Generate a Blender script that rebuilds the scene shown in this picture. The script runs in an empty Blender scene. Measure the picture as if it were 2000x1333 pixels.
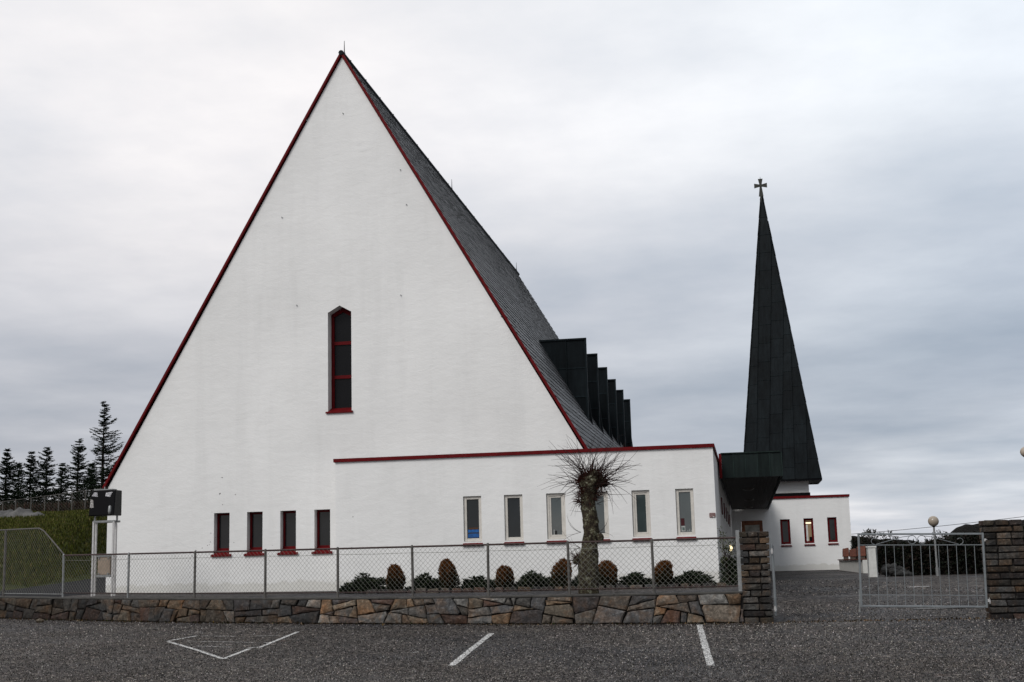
import bpy, math, random
from mathutils import Vector, Matrix
from mathutils.geometry import tessellate_polygon
R_ = random.Random(7)
sc = bpy.context.scene
COL = sc.collection
V = Vector

# ------------------------------------------------------------------ camera
F, CX, CY = 2563., 1000., 666.5
yv = V((462, -(1088-CY), -F)).normalized()
up = V((-400, 15146.5, -F)); up = (up - yv*up.dot(yv)).normalized()
xv = yv.cross(up)
ROT = Matrix((xv, yv, up))                  # camera space -> world space
CAMP = V((0, 0, 1.2))
cam = bpy.data.cameras.new('camera'); co = bpy.data.objects.new('camera', cam); COL.objects.link(co)
co.matrix_world = Matrix.Translation(CAMP) @ ROT.to_4x4()
cam.sensor_width = 36; cam.lens = F/2000*36; cam.clip_end = 3000; cam.clip_start = .1
sc.camera = co

def ray(px, py): return ROT @ V((px-CX, -(py-CY), -F))
def PY(px, py, Y):
    r = ray(px, py); return CAMP + r*(Y/r.y)
def PX(px, py, X):
    r = ray(px, py); return CAMP + r*(X/r.x)
def PZ(px, py, Z):
    r = ray(px, py); return CAMP + r*((Z-1.2)/r.z)
def sstep(t):
    t = max(0., min(1., t)); return t*t*(3-2*t)

# ------------------------------------------------------------------ terrain functions
def Yw(X): d = min(0, X+.2); return 25.3 + .017*d*d
def ztop(X): d = min(0, X+.2); return .57 + .0004*d*d
def zlot(X, Y):
    z0 = .15*max(0, min(1.3, (-.2-X)/16))
    return z0 - .025*(Yw(X)-Y)
def zyard(X, Y):
    a = ztop(X)-.02
    if X < -17: a += .016*max(0, Y-31)*min(1, (-17-X)/.6)
    a0 = a
    t = sstep((Y-25.3)/15)
    drive = zlot(X, Yw(X)) + .49*t
    k = sstep(X/.42)
    if X > -.2 and Y < 25.8: k = 1
    if Y > 33: a = a*(1-sstep((Y-33)/12)) + .5*sstep((Y-33)/12) if X > -3 else a0
    z = a*(1-k)+drive*k
    if X > 5 and Y > 44: z -= .10*(Y-44)*min(1, (X-5)/4)
    return max(z, -6)
def hit(fn, px, py):
    Z = 0.
    for i in range(40):
        p = PZ(px, py, Z); Z = .5*Z+.5*fn(p.x, p.y)
    p = PZ(px, py, Z); return V((p.x, p.y, Z))
def wall_hit(px, py):
    p = PY(px, py, 27)
    for i in range(20): p = PY(px, py, Yw(p.x))
    return p

# ------------------------------------------------------------------ mesh helpers
class MB:
    def __init__(s): s.v = []; s.f = []; s.m = []; s.c = []
    def face(s, pts, m=0, c=None):
        n = len(s.v); s.v += [tuple(p) for p in pts]; s.f.append(tuple(range(n, n+len(pts)))); s.m.append(m); s.c.append(c or (1, 1, 1))
    def hexa(s, p, m=0, c=None):            # p: 8 corners, bottom 4 ccw then top 4
        n = len(s.v); s.v += [tuple(q) for q in p]
        for q in ((3, 2, 1, 0), (4, 5, 6, 7), (0, 1, 5, 4), (1, 2, 6, 5), (2, 3, 7, 6), (3, 0, 4, 7)):
            s.f.append(tuple(n+i for i in q)); s.m.append(m); s.c.append(c or (1, 1, 1))
    def box(s, a, b, m=0, c=None):
        x0, y0, z0 = a; x1, y1, z1 = b
        s.hexa([(x0, y0, z0), (x1, y0, z0), (x1, y1, z0), (x0, y1, z0), (x0, y0, z1), (x1, y0, z1), (x1, y1, z1), (x0, y1, z1)], m, c)
    def beam(s, a, b, w, h, m=0, c=None, upv=(0, 0, 1)):
        a = V(a); b = V(b); d = (b-a).normalized(); u = V(upv)
        sd = d.cross(u)
        if sd.length < 1e-4: sd = d.cross(V((0, 1, 0)))
        sd.normalize(); u = sd.cross(d).normalized(); sd *= w/2; u *= h/2
        s.hexa([a-sd-u, a+sd-u, b+sd-u, b-sd-u, a-sd+u, a+sd+u, b+sd+u, b-sd+u], m, c)
    def tube(s, pts, r, n=8, m=0, c=None, cap=True):
        pts = [V(p) for p in pts]; rs = r if isinstance(r, (list, tuple)) else [r]*len(pts)
        base = len(s.v); ref = None
        for i, p in enumerate(pts):
            d = (pts[min(i+1, len(pts)-1)]-pts[max(i-1, 0)]).normalized()
            if ref is None:
                ref = V((0, 0, 1)) if abs(d.z) < .9 else V((1, 0, 0))
            sd = d.cross(ref).normalized(); ref = sd.cross(d).normalized()
            for k in range(n):
                a = 2*math.pi*k/n; s.v.append(tuple(p + sd*math.cos(a)*rs[i] + ref*math.sin(a)*rs[i]))
        for i in range(len(pts)-1):
            for k in range(n):
                k2 = (k+1) % n
                s.f.append((base+i*n+k, base+i*n+k2, base+(i+1)*n+k2, base+(i+1)*n+k)); s.m.append(m); s.c.append(c or (1, 1, 1))
        if cap:
            s.f.append(tuple(base+k for k in range(n-1, -1, -1))); s.m.append(m); s.c.append(c or (1, 1, 1))
            e = base+(len(pts)-1)*n
            s.f.append(tuple(e+k for k in range(n))); s.m.append(m); s.c.append(c or (1, 1, 1))
    def lathe(s, prof, ctr, n=20, m=0, c=None):
        ctr = V(ctr); base = len(s.v)
        for r, z in prof:
            for k in range(n):
                a = 2*math.pi*k/n; s.v.append((ctr.x+r*math.cos(a), ctr.y+r*math.sin(a), ctr.z+z))
        for i in range(len(prof)-1):
            for k in range(n):
                k2 = (k+1) % n; s.f.append((base+i*n+k, base+i*n+k2, base+(i+1)*n+k2, base+(i+1)*n+k)); s.m.append(m); s.c.append(c or (1, 1, 1))
    def build(s, name, mats, parent=None, smooth=False, bevel=0):
        me = bpy.data.meshes.new(name)
        off = V(parent['_o']) if parent is not None and '_o' in parent else V((0, 0, 0))
        me.from_pydata([tuple(V(p)-off) for p in s.v], [], s.f)
        if not isinstance(mats, (list, tuple)): mats = [mats]
        for m in mats: me.materials.append(m)
        me.polygons.foreach_set('material_index', s.m)
        at = me.color_attributes.new('Col', 'FLOAT_COLOR', 'CORNER')
        buf = []
        for f, c in zip(s.f, s.c): buf += (list(c)+[1.])*len(f)
        at.data.foreach_set('color', buf)
        if smooth: me.polygons.foreach_set('use_smooth', [True]*len(s.f))
        me.update()
        o = bpy.data.objects.new(name, me); COL.objects.link(o)
        if parent is not None:
            o.parent = parent; o['_o'] = tuple(off)
        else: o['_o'] = (0, 0, 0)
        if bevel:
            b = o.modifiers.new('bevel', 'BEVEL'); b.width = bevel; b.segments = 2; b.limit_method = 'ANGLE'
        return o

def thing(name, label, cat, loc=(0, 0, 0), group=None):
    o = bpy.data.objects.new(name, None); COL.objects.link(o); o.location = loc; o['_o'] = tuple(loc)
    o['label'] = label; o['category'] = cat
    if group: o['group'] = group
    return o
def tag(o, label, cat, group=None):
    o['label'] = label; o['category'] = cat
    if group: o['group'] = group
    return o
def struct(o): o['kind'] = 'structure'; return o
def recenter(o, c):
    c = V(c); o.data.transform(Matrix.Translation(-c)); o.location = c; return o

# ------------------------------------------------------------------ materials
class N:
    def __init__(s, name):
        s.m = bpy.data.materials.new(name); s.m.use_nodes = True; s.t = s.m.node_tree
        s.b = s.t.nodes['Principled BSDF']; s.tc = s.t.nodes.new('ShaderNodeTexCoord')
    def n(s, t, **k):
        o = s.t.nodes.new(t)
        for a, b in k.items():
            if a.startswith('i_'): 
                key = a[2:].replace('_', ' ')
                o.inputs[key].default_value = b
            else: setattr(o, a, b)
        return o
    def l(s, a, b): s.t.links.new(a, b)
    def mapping(s, scale=(1, 1, 1), src='Object', rot=(0, 0, 0)):
        mp = s.n('ShaderNodeMapping'); mp.inputs['Scale'].default_value = scale; mp.inputs['Rotation'].default_value = rot
        s.l(s.tc.outputs[src], mp.inputs['Vector']); return mp.outputs[0]
    def noise(s, scale, vec=None, detail=4, rough=.6, dist=0):
        o = s.n('ShaderNodeTexNoise'); o.inputs['Scale'].default_value = scale; o.inputs['Detail'].default_value = detail
        o.inputs['Roughness'].default_value = rough; o.inputs['Distortion'].default_value = dist
        s.l(vec if vec is not None else s.tc.outputs['Object'], o.inputs['Vector']); return o.outputs['Fac']
    def ramp(s, fac, stops, interp='LINEAR'):
        r = s.n('ShaderNodeValToRGB'); cr = r.color_ramp; cr.interpolation = interp
        while len(cr.elements) > 1: cr.elements.remove(cr.elements[-1])
        for i, (p, c) in enumerate(stops):
            e = cr.elements[0] if i == 0 else cr.elements.new(p)
            e.position = p
            if not isinstance(c, (tuple, list)): c = (c, c, c)
            e.color = (*c, 1)
        s.l(fac, r.inputs[0]); return r.outputs[0]
    def mix(s, a, b, fac=1., mode='MULTIPLY'):
        o = s.n('ShaderNodeMix', data_type='RGBA', blend_type=mode)
        for val, idx in ((a, 6), (b, 7)):
            if isinstance(val, (tuple, list)): o.inputs[idx].default_value = (*val, 1) if len(val) == 3 else val
            else: s.l(val, o.inputs[idx])
        if isinstance(fac, (int, float)): o.inputs[0].default_value = fac
        else: s.l(fac, o.inputs[0])
        return o.outputs[2]
    def attr(s):
        a = s.n('ShaderNodeAttribute'); a.attribute_name = 'Col'; return a.outputs['Color']
    def bump(s, h, strength=.3, dist=.02, prev=None):
        b = s.n('ShaderNodeBump'); b.inputs['Strength'].default_value = strength; b.inputs['Distance'].default_value = dist
        s.l(h, b.inputs['Height'])
        if prev is not None: s.l(prev, b.inputs['Normal'])
        return b.outputs[0]
    def out(s, col=None, rough=.6, metal=0, normal=None, spec=None, ior=None):
        if col is not None:
            if isinstance(col, (tuple, list)): s.b.inputs['Base Color'].default_value = (*col, 1)
            else: s.l(col, s.b.inputs['Base Color'])
        if isinstance(rough, (int, float)): s.b.inputs['Roughness'].default_value = rough
        else: s.l(rough, s.b.inputs['Roughness'])
        s.b.inputs['Metallic'].default_value = metal
        if normal is not None: s.l(normal, s.b.inputs['Normal'])
        if spec is not None: s.b.inputs['Specular IOR Level'].default_value = spec
        if ior: s.b.inputs['IOR'].default_value = ior
        return s.m

def m_plaster():
    n = N('white_plaster')
    v = n.mapping((1, 1, 2.0))
    h1 = n.noise(2.2, v, 6, .62, .3); h2 = n.noise(14, n.mapping((1, 1, 2.2)), 4, .6)
    big = n.ramp(n.noise(.35, None, 5, .6), [(.3, (.70, .70, .69)), (.65, (.79, .79, .78))])
    streak = n.ramp(n.noise(1.6, n.mapping((1, 1, .12)), 5, .65), [(.28, .94), (.5, 1.)])
    trowel = n.ramp(n.noise(1.1, n.mapping((.6, .6, 3.2)), 6, .72, 1.5), [(.27, .90), (.34, 1.)])
    c = n.mix(n.mix(big, streak), trowel)
    sp = n.n('ShaderNodeSeparateXYZ'); n.l(n.tc.outputs['Object'], sp.inputs[0])
    ad = n.n('ShaderNodeMath', operation='MULTIPLY_ADD'); n.l(n.noise(2.2, None, 6, .7), ad.inputs[0]); ad.inputs[1].default_value = -.45; n.l(sp.outputs[2], ad.inputs[2])
    c = n.mix(c, n.ramp(ad.outputs[0], [(.0, (.84, .83, .80)), (.07, (1, 1, 1))]))
    blot = n.ramp(n.noise(3.1, n.mapping((1, 1, .35)), 7, .75, .6), [(.24, (.84, .83, .80)), (.33, (1, 1, 1))])
    c = n.mix(c, blot)
    nb = n.bump(h1, .42, .028); nb = n.bump(h2, .3, .008, nb)
    return n.out(c, .9, normal=nb, spec=.12)
def m_paint(name, col, rough=.45, var=.25, spec=.15, metal=0, scale=6):
    n = N(name)
    r = n.ramp(n.noise(scale, None, 5, .65), [(.3, 1-var), (.7, 1.)])
    return n.out(n.mix(col, r), rough, metal, n.bump(n.noise(30, None, 3), .15, .004), spec)
def m_copper(name, c1, c2, rough=.5):
    n = N(name)
    a = n.ramp(n.noise(1.3, n.mapping((1, 1, .5)), 6, .7), [(.32, c1), (.68, c2)])
    a = n.mix(a, n.attr())
    st = n.ramp(n.noise(9, n.mapping((1, 1, .08)), 4, .6), [(.35, .72), (.6, 1.1)])
    return n.out(n.mix(a, st), rough, .0, n.bump(n.noise(2.5, None, 3), .25, .03), .05)
def m_attr(name, rough=.7, nscale=20, var=.4, bump=.5, bd=.01, spec=.3, extra=1.):
    n = N(name)
    r = n.ramp(n.noise(nscale, None, 5, .7), [(.3, 1-var), (.7, 1.+var*.4)])
    return n.out(n.mix(n.attr(), r), rough, 0, n.bump(n.noise(nscale*2, None, 5, .7), bump, bd), spec)
def m_stone():
    n = N('field_stone')
    r = n.ramp(n.noise(11, None, 9, .82, .4), [(.30, .28), (.5, .85), (.66, 2.0)])
    rust = n.ramp(n.noise(2.3, None, 6, .7, .6), [(.45, (1, 1, 1)), (.7, (1.3, .85, .55))])
    moss = n.ramp(n.noise(22, None, 5, .7), [(.62, 0.), (.72, .5)])
    c = n.mix(n.mix(n.attr(), r), rust)
    c = n.mix(c, (.22, .22, .19), moss, 'MIX')
    b = n.bump(n.noise(5, None, 6, .7, .3), .7, .05); b = n.bump(n.noise(40, None, 5, .7), .5, .008, b)
    return n.out(c, .75, 0, b, .15)
def m_asphalt(name, warm=True, k=1.):
    n = N(name)
    vo = n.n('ShaderNodeTexVoronoi'); vo.inputs['Scale'].default_value = 34; n.l(n.tc.outputs['Object'], vo.inputs['Vector'])
    hsv = n.n('ShaderNodeSeparateColor'); n.l(vo.outputs['Color'], hsv.inputs[0])
    peb = n.ramp(hsv.outputs[0], [(0, (.007*k, .007*k, .008*k)), (.45, (.021*k, .020*k, .020*k)), (.75, (.055*k, .048*k, .044*k)), (.92, (.13*k, .115*k, .105*k)), (1., (.45*k, .43*k, .41*k))])
    v2 = n.n('ShaderNodeTexVoronoi'); v2.inputs['Scale'].default_value = 13; n.l(n.tc.outputs['Object'], v2.inputs['Vector'])
    s2 = n.n('ShaderNodeSeparateColor'); n.l(v2.outputs['Color'], s2.inputs[0])
    big_ = n.ramp(s2.outputs[1], [(0, (.006, .006, .007)), (.5, (.022, .020, .020)), (.8, (.06, .055, .052)), (.95, (.20, .18, .165)), (1., (.5, .48, .45))])
    peb = n.mix(peb, big_, .42, 'MIX')
    edge = n.ramp(vo.outputs['Distance'], [(.0, 1.1), (.55, .55)])
    c = n.mix(peb, edge)
    fine = n.ramp(n.noise(150, None, 3, .7), [(.3, .5), (.7, 1.5)])
    c = n.mix(c, fine)
    tint = n.ramp(n.noise(.16, None, 4, .6), [(.38, (.72, .76, .86)), (.50, (1.05, 1.0, .97)), (.62, (1.22, 1.12, 1.02))])
    stain = n.ramp(n.noise(.7, n.mapping((1, .6, 1)), 5, .6, .8), [(.24, .45), (.34, 1.)])
    c = n.mix(c, stain)
    patch = n.ramp(n.noise(.9, n.mapping((1.3, .5, 1)), 3, .5, .3), [(.3, .86), (.6, 1.05)])
    c = n.mix(n.mix(c, tint), patch)
    rust = n.ramp(n.noise(2.4, None, 3, .5), [(.70, 0.), (.80, .5)])
    c = n.mix(c, (.10, .05, .035), rust, 'MIX')
    b = n.bump(vo.outputs['Distance'], .6, -.012); b = n.bump(n.noise(60, None, 4, .7), .4, .006, b)
    rr = n.ramp(n.noise(.5, None, 4), [(.35, .55), (.65, .8)])
    return n.out(c, rr, 0, b, .12)
def m_slate():
    n = N('slate_shingles')
    r = n.ramp(n.noise(25, None, 3, .6), [(.3, .8), (.7, 1.15)])
    return n.out(n.mix(n.attr(), r), .5, 0, None, .2)
def m_glass(name, base, rough=.04, ior=1.8, spec=.5):
    n = N(name)
    r = n.ramp(n.noise(1.1, None, 3), [(.3, .75), (.7, 1.15)])
    return n.out(n.mix(base, r), rough, 0, None, spec, ior)
def m_leaf(name, rough=.6, spec=.12):
    n = N(name)
    r = n.ramp(n.noise(9, None, 3), [(.3, .7), (.7, 1.2)])
    return n.out(n.mix(n.attr(), r), rough, 0, None, spec)
def m_grass():
    n = N('grass_blades_ground')
    a = n.ramp(n.noise(.5, None, 7, .7), [(.3, (.022, .030, .004)), (.55, (.050, .058, .008)), (.72, (.080, .078, .014))])
    r = n.ramp(n.noise(9, n.mapping((1, .4, 1)), 6, .8), [(.3, .5), (.7, 1.5)])
    return n.out(n.mix(a, r), .9, 0, n.bump(n.noise(6, None, 8, .85), 1., .15), .1)
def m_bark():
    n = N('lichen_bark')
    a = n.ramp(n.noise(13, None, 9, .82, .5), [(.36, (.007, .005, .004)), (.47, (.034, .025, .019)), (.52, (.058, .050, .030)), (.57, (.105, .100, .06)), (.64, (.36, .37, .30))])
    b = n.bump(n.noise(14, n.mapping((1, 1, .5)), 7, .8), 1., .04)
    return n.out(a, .9, 0, b, .15)
def m_cliff():
    n = N('grey_rock')
    a = n.ramp(n.noise(1.4, None, 8, .75), [(.3, (.03, .03, .03)), (.7, (.16, .155, .15))])
    return n.out(a, .8, 0, n.bump(n.noise(3, None, 8, .8), 1., .1), .3)
def m_soffit():
    n = N('dark_boarding')
    a = n.ramp(n.noise(12, n.mapping((1, .3, 1)), 5, .7), [(.3, (.006, .005, .005)), (.7, (.022, .017, .016))])
    return n.out(a, .6, 0, None, .3)
def m_emit(name, col, st):
    n = N(name); n.b.inputs['Base Color'].default_value = (*col, 1)
    n.b.inputs['Emission Color'].default_value = (*col, 1); n.b.inputs['Emission Strength'].default_value = st
    return n.m

PLASTER = m_plaster()
RED = m_paint('oxblood_paint', (.125, .0035, .0055), .6, .4, .1)
REDDK = m_paint('dark_red_frame', (.115, .003, .005), .6, .4, .1)
WFRAME = m_paint('cream_frame', (.62, .59, .54), .5, .2)
COPPER = m_copper('aged_copper', (.0045, .0061, .0074), (.0098, .0136, .0158))
COPPERG = m_copper('green_copper', (.009, .0125, .0125), (.016, .023, .022))
SLATE = m_slate()
STONE = m_stone()
MORTAR = m_paint('dark_mortar', (.030, .027, .025), .95, .5)
CAP = m_paint('weathered_concrete', (.075, .072, .067), .9, .55, .2, 0, 3)
ASPH = m_asphalt('gravelly_asphalt', k=1.15)
PAINTW = None
GALV = m_paint('galvanised_steel', (.30, .31, .31), .5, .4, .5, .5, 12)
POSTM = m_paint('weathered_post', (.115, .108, .10), .75, .5, .3, 0, 14)
RAILM = m_paint('rusty_rail', (.055, .032, .030), .7, .5, .3, 0, 10)
WIREM = m_paint('mesh_wire', (.19, .19, .165), .6, .3, .4)
GATEM = m_paint('galvanised_gate', (.21, .23, .24), .45, .3, .5, .3, 10)
GLASSA = m_glass('office_glass', (.045, .060, .060), .05, 1.75)
GLASSB = m_glass('dark_office_glass', (.014, .018, .020), .1, 1.4)
GLASSN = m_glass('church_glass', (.004, .004, .005), .25, 1.25)
GLASSH = m_glass('narrow_window_glass', (.010, .012, .013), .05, 1.4)
LEAF = m_leaf('leaf_surface')
NEEDLE = m_leaf('needles', .8, .05)
GRASS = m_grass()
BARK = m_bark()
TWIG = m_paint('twig_bark', (.030, .015, .012), .75, .5)
ROCK = m_cliff()
SOFFIT = m_soffit()
SOIL = m_paint('damp_soil', (.012, .010, .008), .95, .6, .1, 0, 8)
BLACK = m_paint('black_enamel', (.002, .002, .003), .2, .3, .08)
WHITEP = m_paint('white_render', (.66, .66, .63), .8, .25)
TERRA = m_attr('terracotta', .8, 12, .4, .5, .02)
WOOD = m_paint('varnished_wood', (.28, .10, .04), .5, .5, .4, 0, 5)
TRUNKM = m_paint('spruce_trunk', (.03, .022, .017), .9, .5)
STEEL = m_paint('bright_steel', (.62, .61, .60), .4, .3, .5, .4, 14)
HILLM = None

# ------------------------------------------------------------------ window builder (parts and sub-parts)
def frame_ring(mb, x0, x1, z0, z1, ya, yb, w, m=0):
    mb.box((x0, ya, z0), (x0+w, yb, z1), m); mb.box((x1-w, ya, z0), (x1, yb, z1), m)
    mb.box((x0+w, ya+.002, z1-w), (x1-w, yb, z1), m); mb.box((x0+w, ya+.002, z0), (x1-w, yb, z0+w), m)

def window(parent, x0, x1, z0, z1, Y, recess, fw, fm, gm, sill=None, sash=False, label=None):
    mb = MB(); ya = Y+recess
    frame_ring(mb, x0+.004, x1-.004, z0+.004, z1-.004, ya, ya+.07, fw)
    if sash: frame_ring(mb, x0+fw+.004, x1-fw-.004, z0+fw+.004, z1-fw-.004, ya+.015, ya+.06, .045)
    fr = mb.build('window', fm, parent, bevel=.006)
    if label: fr['label'] = label
    g = MB(); gw = fw+(.045 if sash else 0)
    g.box((x0+gw, ya+.035, z0+gw), (x1-gw, ya+.05, z1-gw)); g.build('pane', gm, fr)
    if sill == 'slope':           # red metal apron sloping out of the recess
        s = MB(); e = .07
        s.hexa([(x0-e, Y-.05, z0-.17), (x1+e, Y-.05, z0-.17), (x1-.002, ya, z0-.17), (x0+.002, ya, z0-.17),
                (x0-e, Y-.05, z0-.13), (x1+e, Y-.05, z0-.13), (x1-.002, ya, z0+.02), (x0+.002, ya, z0+.02)])
        s.build('sill', RED, fr)
    elif sill == 'flat':
        s = MB(); e = .03
        s.hexa([(x0-e, Y-.06, z0-.11), (x1+e, Y-.06, z0-.11), (x1+e, ya+.01, z0-.11), (x0-e, ya+.01, z0-.11),
                (x0-e, Y-.06, z0-.075), (x1+e, Y-.06, z0-.075), (x1-.002, ya+.01, z0), (x0+.002, ya+.01, z0)])
        s.build('sill', RED, fr)
    return fr

def holed_face(mb, outer, holes, Y, depth, m=0):
    """front skin at Y in the XZ plane with real openings and reveals"""
    loops = [[V((x, z, 0)) for x, z in outer]] + [[V((x, z, 0)) for x, z in h] for h in holes]
    flat = [p for l in loops for p in l]
    for t in tessellate_polygon(loops):
        tri = [(flat[i].x, Y, flat[i].y) for i in t]
        a, b, c = [V(q) for q in tri]
        if (b-a).cross(c-a).y > 0: tri.reverse()
        mb.face(tri, m)
    for h in holes:
        for i in range(len(h)):
            (xa, za), (xb, zb) = h[i], h[(i+1) % len(h)]
            mb.face([(xa, Y, za), (xb, Y, zb), (xb, Y+depth, zb), (xa, Y+depth, za)], m)

def rect_hole(x0, x1, z0, z1): return [(x0, z0), (x1, z0), (x1, z1), (x0, z1)]

# ================================================================== CHURCH
NY = 34.
ch = thing('church', 'white gabled church with steep grey slate roof and one tall pointed window', 'church', (-10.57, NY, .6))
AX, AZ = -10.57, 15.52
def gx(z): return (AZ-z)*(6.85/11.95)
EZ = 3.6
XL, XR = AX-gx(EZ)+.05, AX+gx(EZ)-.05
# small windows
SW = []
for (a, b, t, s) in ((418.2, 447.8, 1002.3, 1075), (482.6, 512.5, 1000.6, 1074.2), (547.5, 578, 998.5, 1073), (614, 645, 996.2, 1072)):
    p = PY(a, t, NY); q = PY(b, s, NY)
    SW.append((p.x, q.x, q.z+.02, p.z))
zt = sum(w[3] for w in SW)/4; zb = sum(w[2] for w in SW)/4
SW = [(a, b, zb, zt) for a, b, c, d in SW]
# tall window
tl = PY(642.3, 612, NY); tp = PY(664, 597, NY); tr = PY(685.6, 608, NY); tb = PY(685.6, 803, NY); tlb = PY(640.8, 806, NY)
tx0, tx1 = tlb.x, tr.x+.005
tz0 = tb.z; tz1 = (tl.z+tr.z)/2; tza = tp.z
txm = (tx0+tx1)/2
mb = MB()
outer = [(XL, .3), (XR, .3), (XR, EZ-.05), (AX, AZ-.06), (XL, EZ-.05)]
holes = [rect_hole(a, b, c-.15, d) for a, b, c, d in SW]+[[(tx0, tz0), (tx1, tz0), (tx1, tz1), (txm, tza), (tx0, tz1)]]
holed_face(mb, outer, holes, NY, .45)
NB = 60.
mb.face([(XL, NB, .3), (XL, NY, .3), (XL, NY, EZ-.05), (XL, NB, EZ-.05)])
mb.face([(XR, NY, .3), (XR, NB, .3), (XR, NB, EZ-.05), (XR, NY, EZ-.05)])
mb.face([(x, NB, z) for x, z in reversed(outer)])
wall = mb.build('gable_wall', PLASTER, ch)
for w in SW:
    window(ch, w[0], w[1], w[2], w[3], NY, .21, .055, REDDK, GLASSH, 'slope')
# tall pointed window
ya = NY+.30
mb = MB(); fw = .085
mb.box((tx0+.003, ya, tz0), (tx0+fw, ya+.08, tz1-.02)); mb.box((tx1-fw, ya, tz0), (tx1-.003, ya+.08, tz1-.02))
mb.box((tx0+fw, ya+.002, tz0), (tx1-fw, ya+.08, tz0+fw))
for sx, s in ((tx0+.003, 1), (tx1-.003, -1)):
    mb.hexa([(sx, ya+.003, tz1-.12), (txm, ya+.003, tza-.13), (txm, ya+.077, tza-.13), (sx, ya+.077, tz1-.12),
             (sx, ya+.003, tz1-.005), (txm, ya+.003, tza-.005), (txm, ya+.077, tza-.005), (sx, ya+.077, tz1-.005)])
tall = mb.build('window', REDDK, ch); tall['label'] = 'tall narrow pointed church window with three dark panes'
for py in (671, 737):
    z = PY(665, py, ya).z; b = MB(); b.box((tx0+fw+.002, ya-.006, z-.045), (tx1-fw-.002, ya+.07, z+.045)); b.build('crossbar', REDDK, tall)
z1, z2 = [PY(665, p, ya).z for p in (671, 737)]
for a, b_ in ((tz0+fw, z2-.045), (z2+.045, z1-.045)):
    g = MB(); g.box((tx0+fw, ya+.04, a), (tx1-fw, ya+.055, b_)); g.build('pane', GLASSN, tall)
g = MB(); a = z1+.045
pts = [(tx0+fw, a), (tx1-fw, a), (tx1-fw, tz1-.04), (txm, tza-.09), (tx0+fw, tz1-.04)]
g.face([(x, ya+.04, z) for x, z in pts]); g.face([(x, ya+.055, z) for x, z in reversed(pts)]); g.build('pane', GLASSN, tall)
s = MB()
s.hexa([(tx0-.06, NY-.05, tz0-.045), (tx1+.04, NY-.05, tz0-.045), (tx1-.002, ya, tz0-.045), (tx0+.002, ya, tz0-.045),
        (tx0-.06, NY-.05, tz0-.01), (tx1+.04, NY-.05, tz0-.01), (tx1-.002, ya, tz0+.13), (tx0+.002, ya, tz0+.13)])
s.build('sill', RED, tall)

# roof: real courses of slates on both slopes, ridge end a little lower at the back
RB = (AX+.55, NB, 14.62)
def roof_pt(side, s, t, lift=0):
    """s: 0 ridge..1 eave, t: 0 front..1 back"""
    rf = V((AX, NY-.03, AZ)); rb = V(RB)
    ef = V((AX+side*gx(EZ-.05), NY-.03, EZ-.05)); eb = V((AX+side*gx(EZ-.05)+.1, NB, EZ-.05))
    a = rf.lerp(rb, t); b = ef.lerp(eb, t)
    nrm = V((side*.868, 0, .497))
    return a.lerp(b, s)+nrm*lift
sl = MB()
NC = 54; NT = 90
rr = random.Random(3)
for side in (1, -1):
    nt = NT if side == 1 else 12
    for i in range(NC):
        s0, s1 = i/NC, (i+1)/NC; rowk = rr.uniform(.6, 1.35)
        offs = (i % 2)*.5
        for j in range(-1, nt):
            t0 = max(0, (j+offs)/nt); t1 = min(1, (j+1+offs)/nt)
            if t1 <= 0 or t0 >= 1: continue
            g = rr.uniform(.065, .13)*rowk*(1.35 if rr.random() < .12 else 1)*(.6 if rr.random() < .15 else 1)
            c = (g, g*1.02, g*1.07)
            l0 = .022+rr.uniform(-.002, .002); l1 = .041+rr.uniform(-.005, .005)
            e = .0018 if side == 1 else 0
            A = roof_pt(side, s0-.004, t0+e*.15, l0); B = roof_pt(side, s0-.004, t1-e*.15, l0)
            Cc = roof_pt(side, s1, t1-e*.15, l1); D = roof_pt(side, s1, t0+e*.15, l1)
            D2 = roof_pt(side, s1, t0+e*.15, .012); C2 = roof_pt(side, s1, t1-e*.15, .012)
            q = [A, B, Cc, D] if side == -1 else [D, Cc, B, A]
            sl.face(q, 0, c); lg = .012; sl.face([D, D2, C2, Cc], 0, (lg, lg, lg*1.05))
    # under-sheet
    sl.face([roof_pt(side, 0, 0, 0), roof_pt(side, 0, 1, 0), roof_pt(side, 1, 1, 0), roof_pt(side, 1, 0, 0)], 0, (.01, .01, .01))
sl.build('roof', SLATE, ch)
# ridge cap and small ridge fixings
rd = MB(); a = V((AX, NY-.1, AZ+.04)); b = V(RB)+V((0, 0, .06)); rd.tube([a, b], .075, 8)
for k in range(18):
    p = a.lerp(b, (k+.6)/18); rd.box((p.x-.02, p.y-.02, p.z), (p.x+.02, p.y+.02, p.z+.13))
rd.build('ridge_cap', COPPER, ch)
for t in (.012, .5, .985):
    p = a.lerp(b, t); r = MB(); r.tube([p, p+V((0, 0, .48))], [.018, .007], 6); r.tube([p+V((0, 0, .02)), p+V((0, 0, .12))], .03, 6); r.build('lightning_rod', COPPER, ch)
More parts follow.
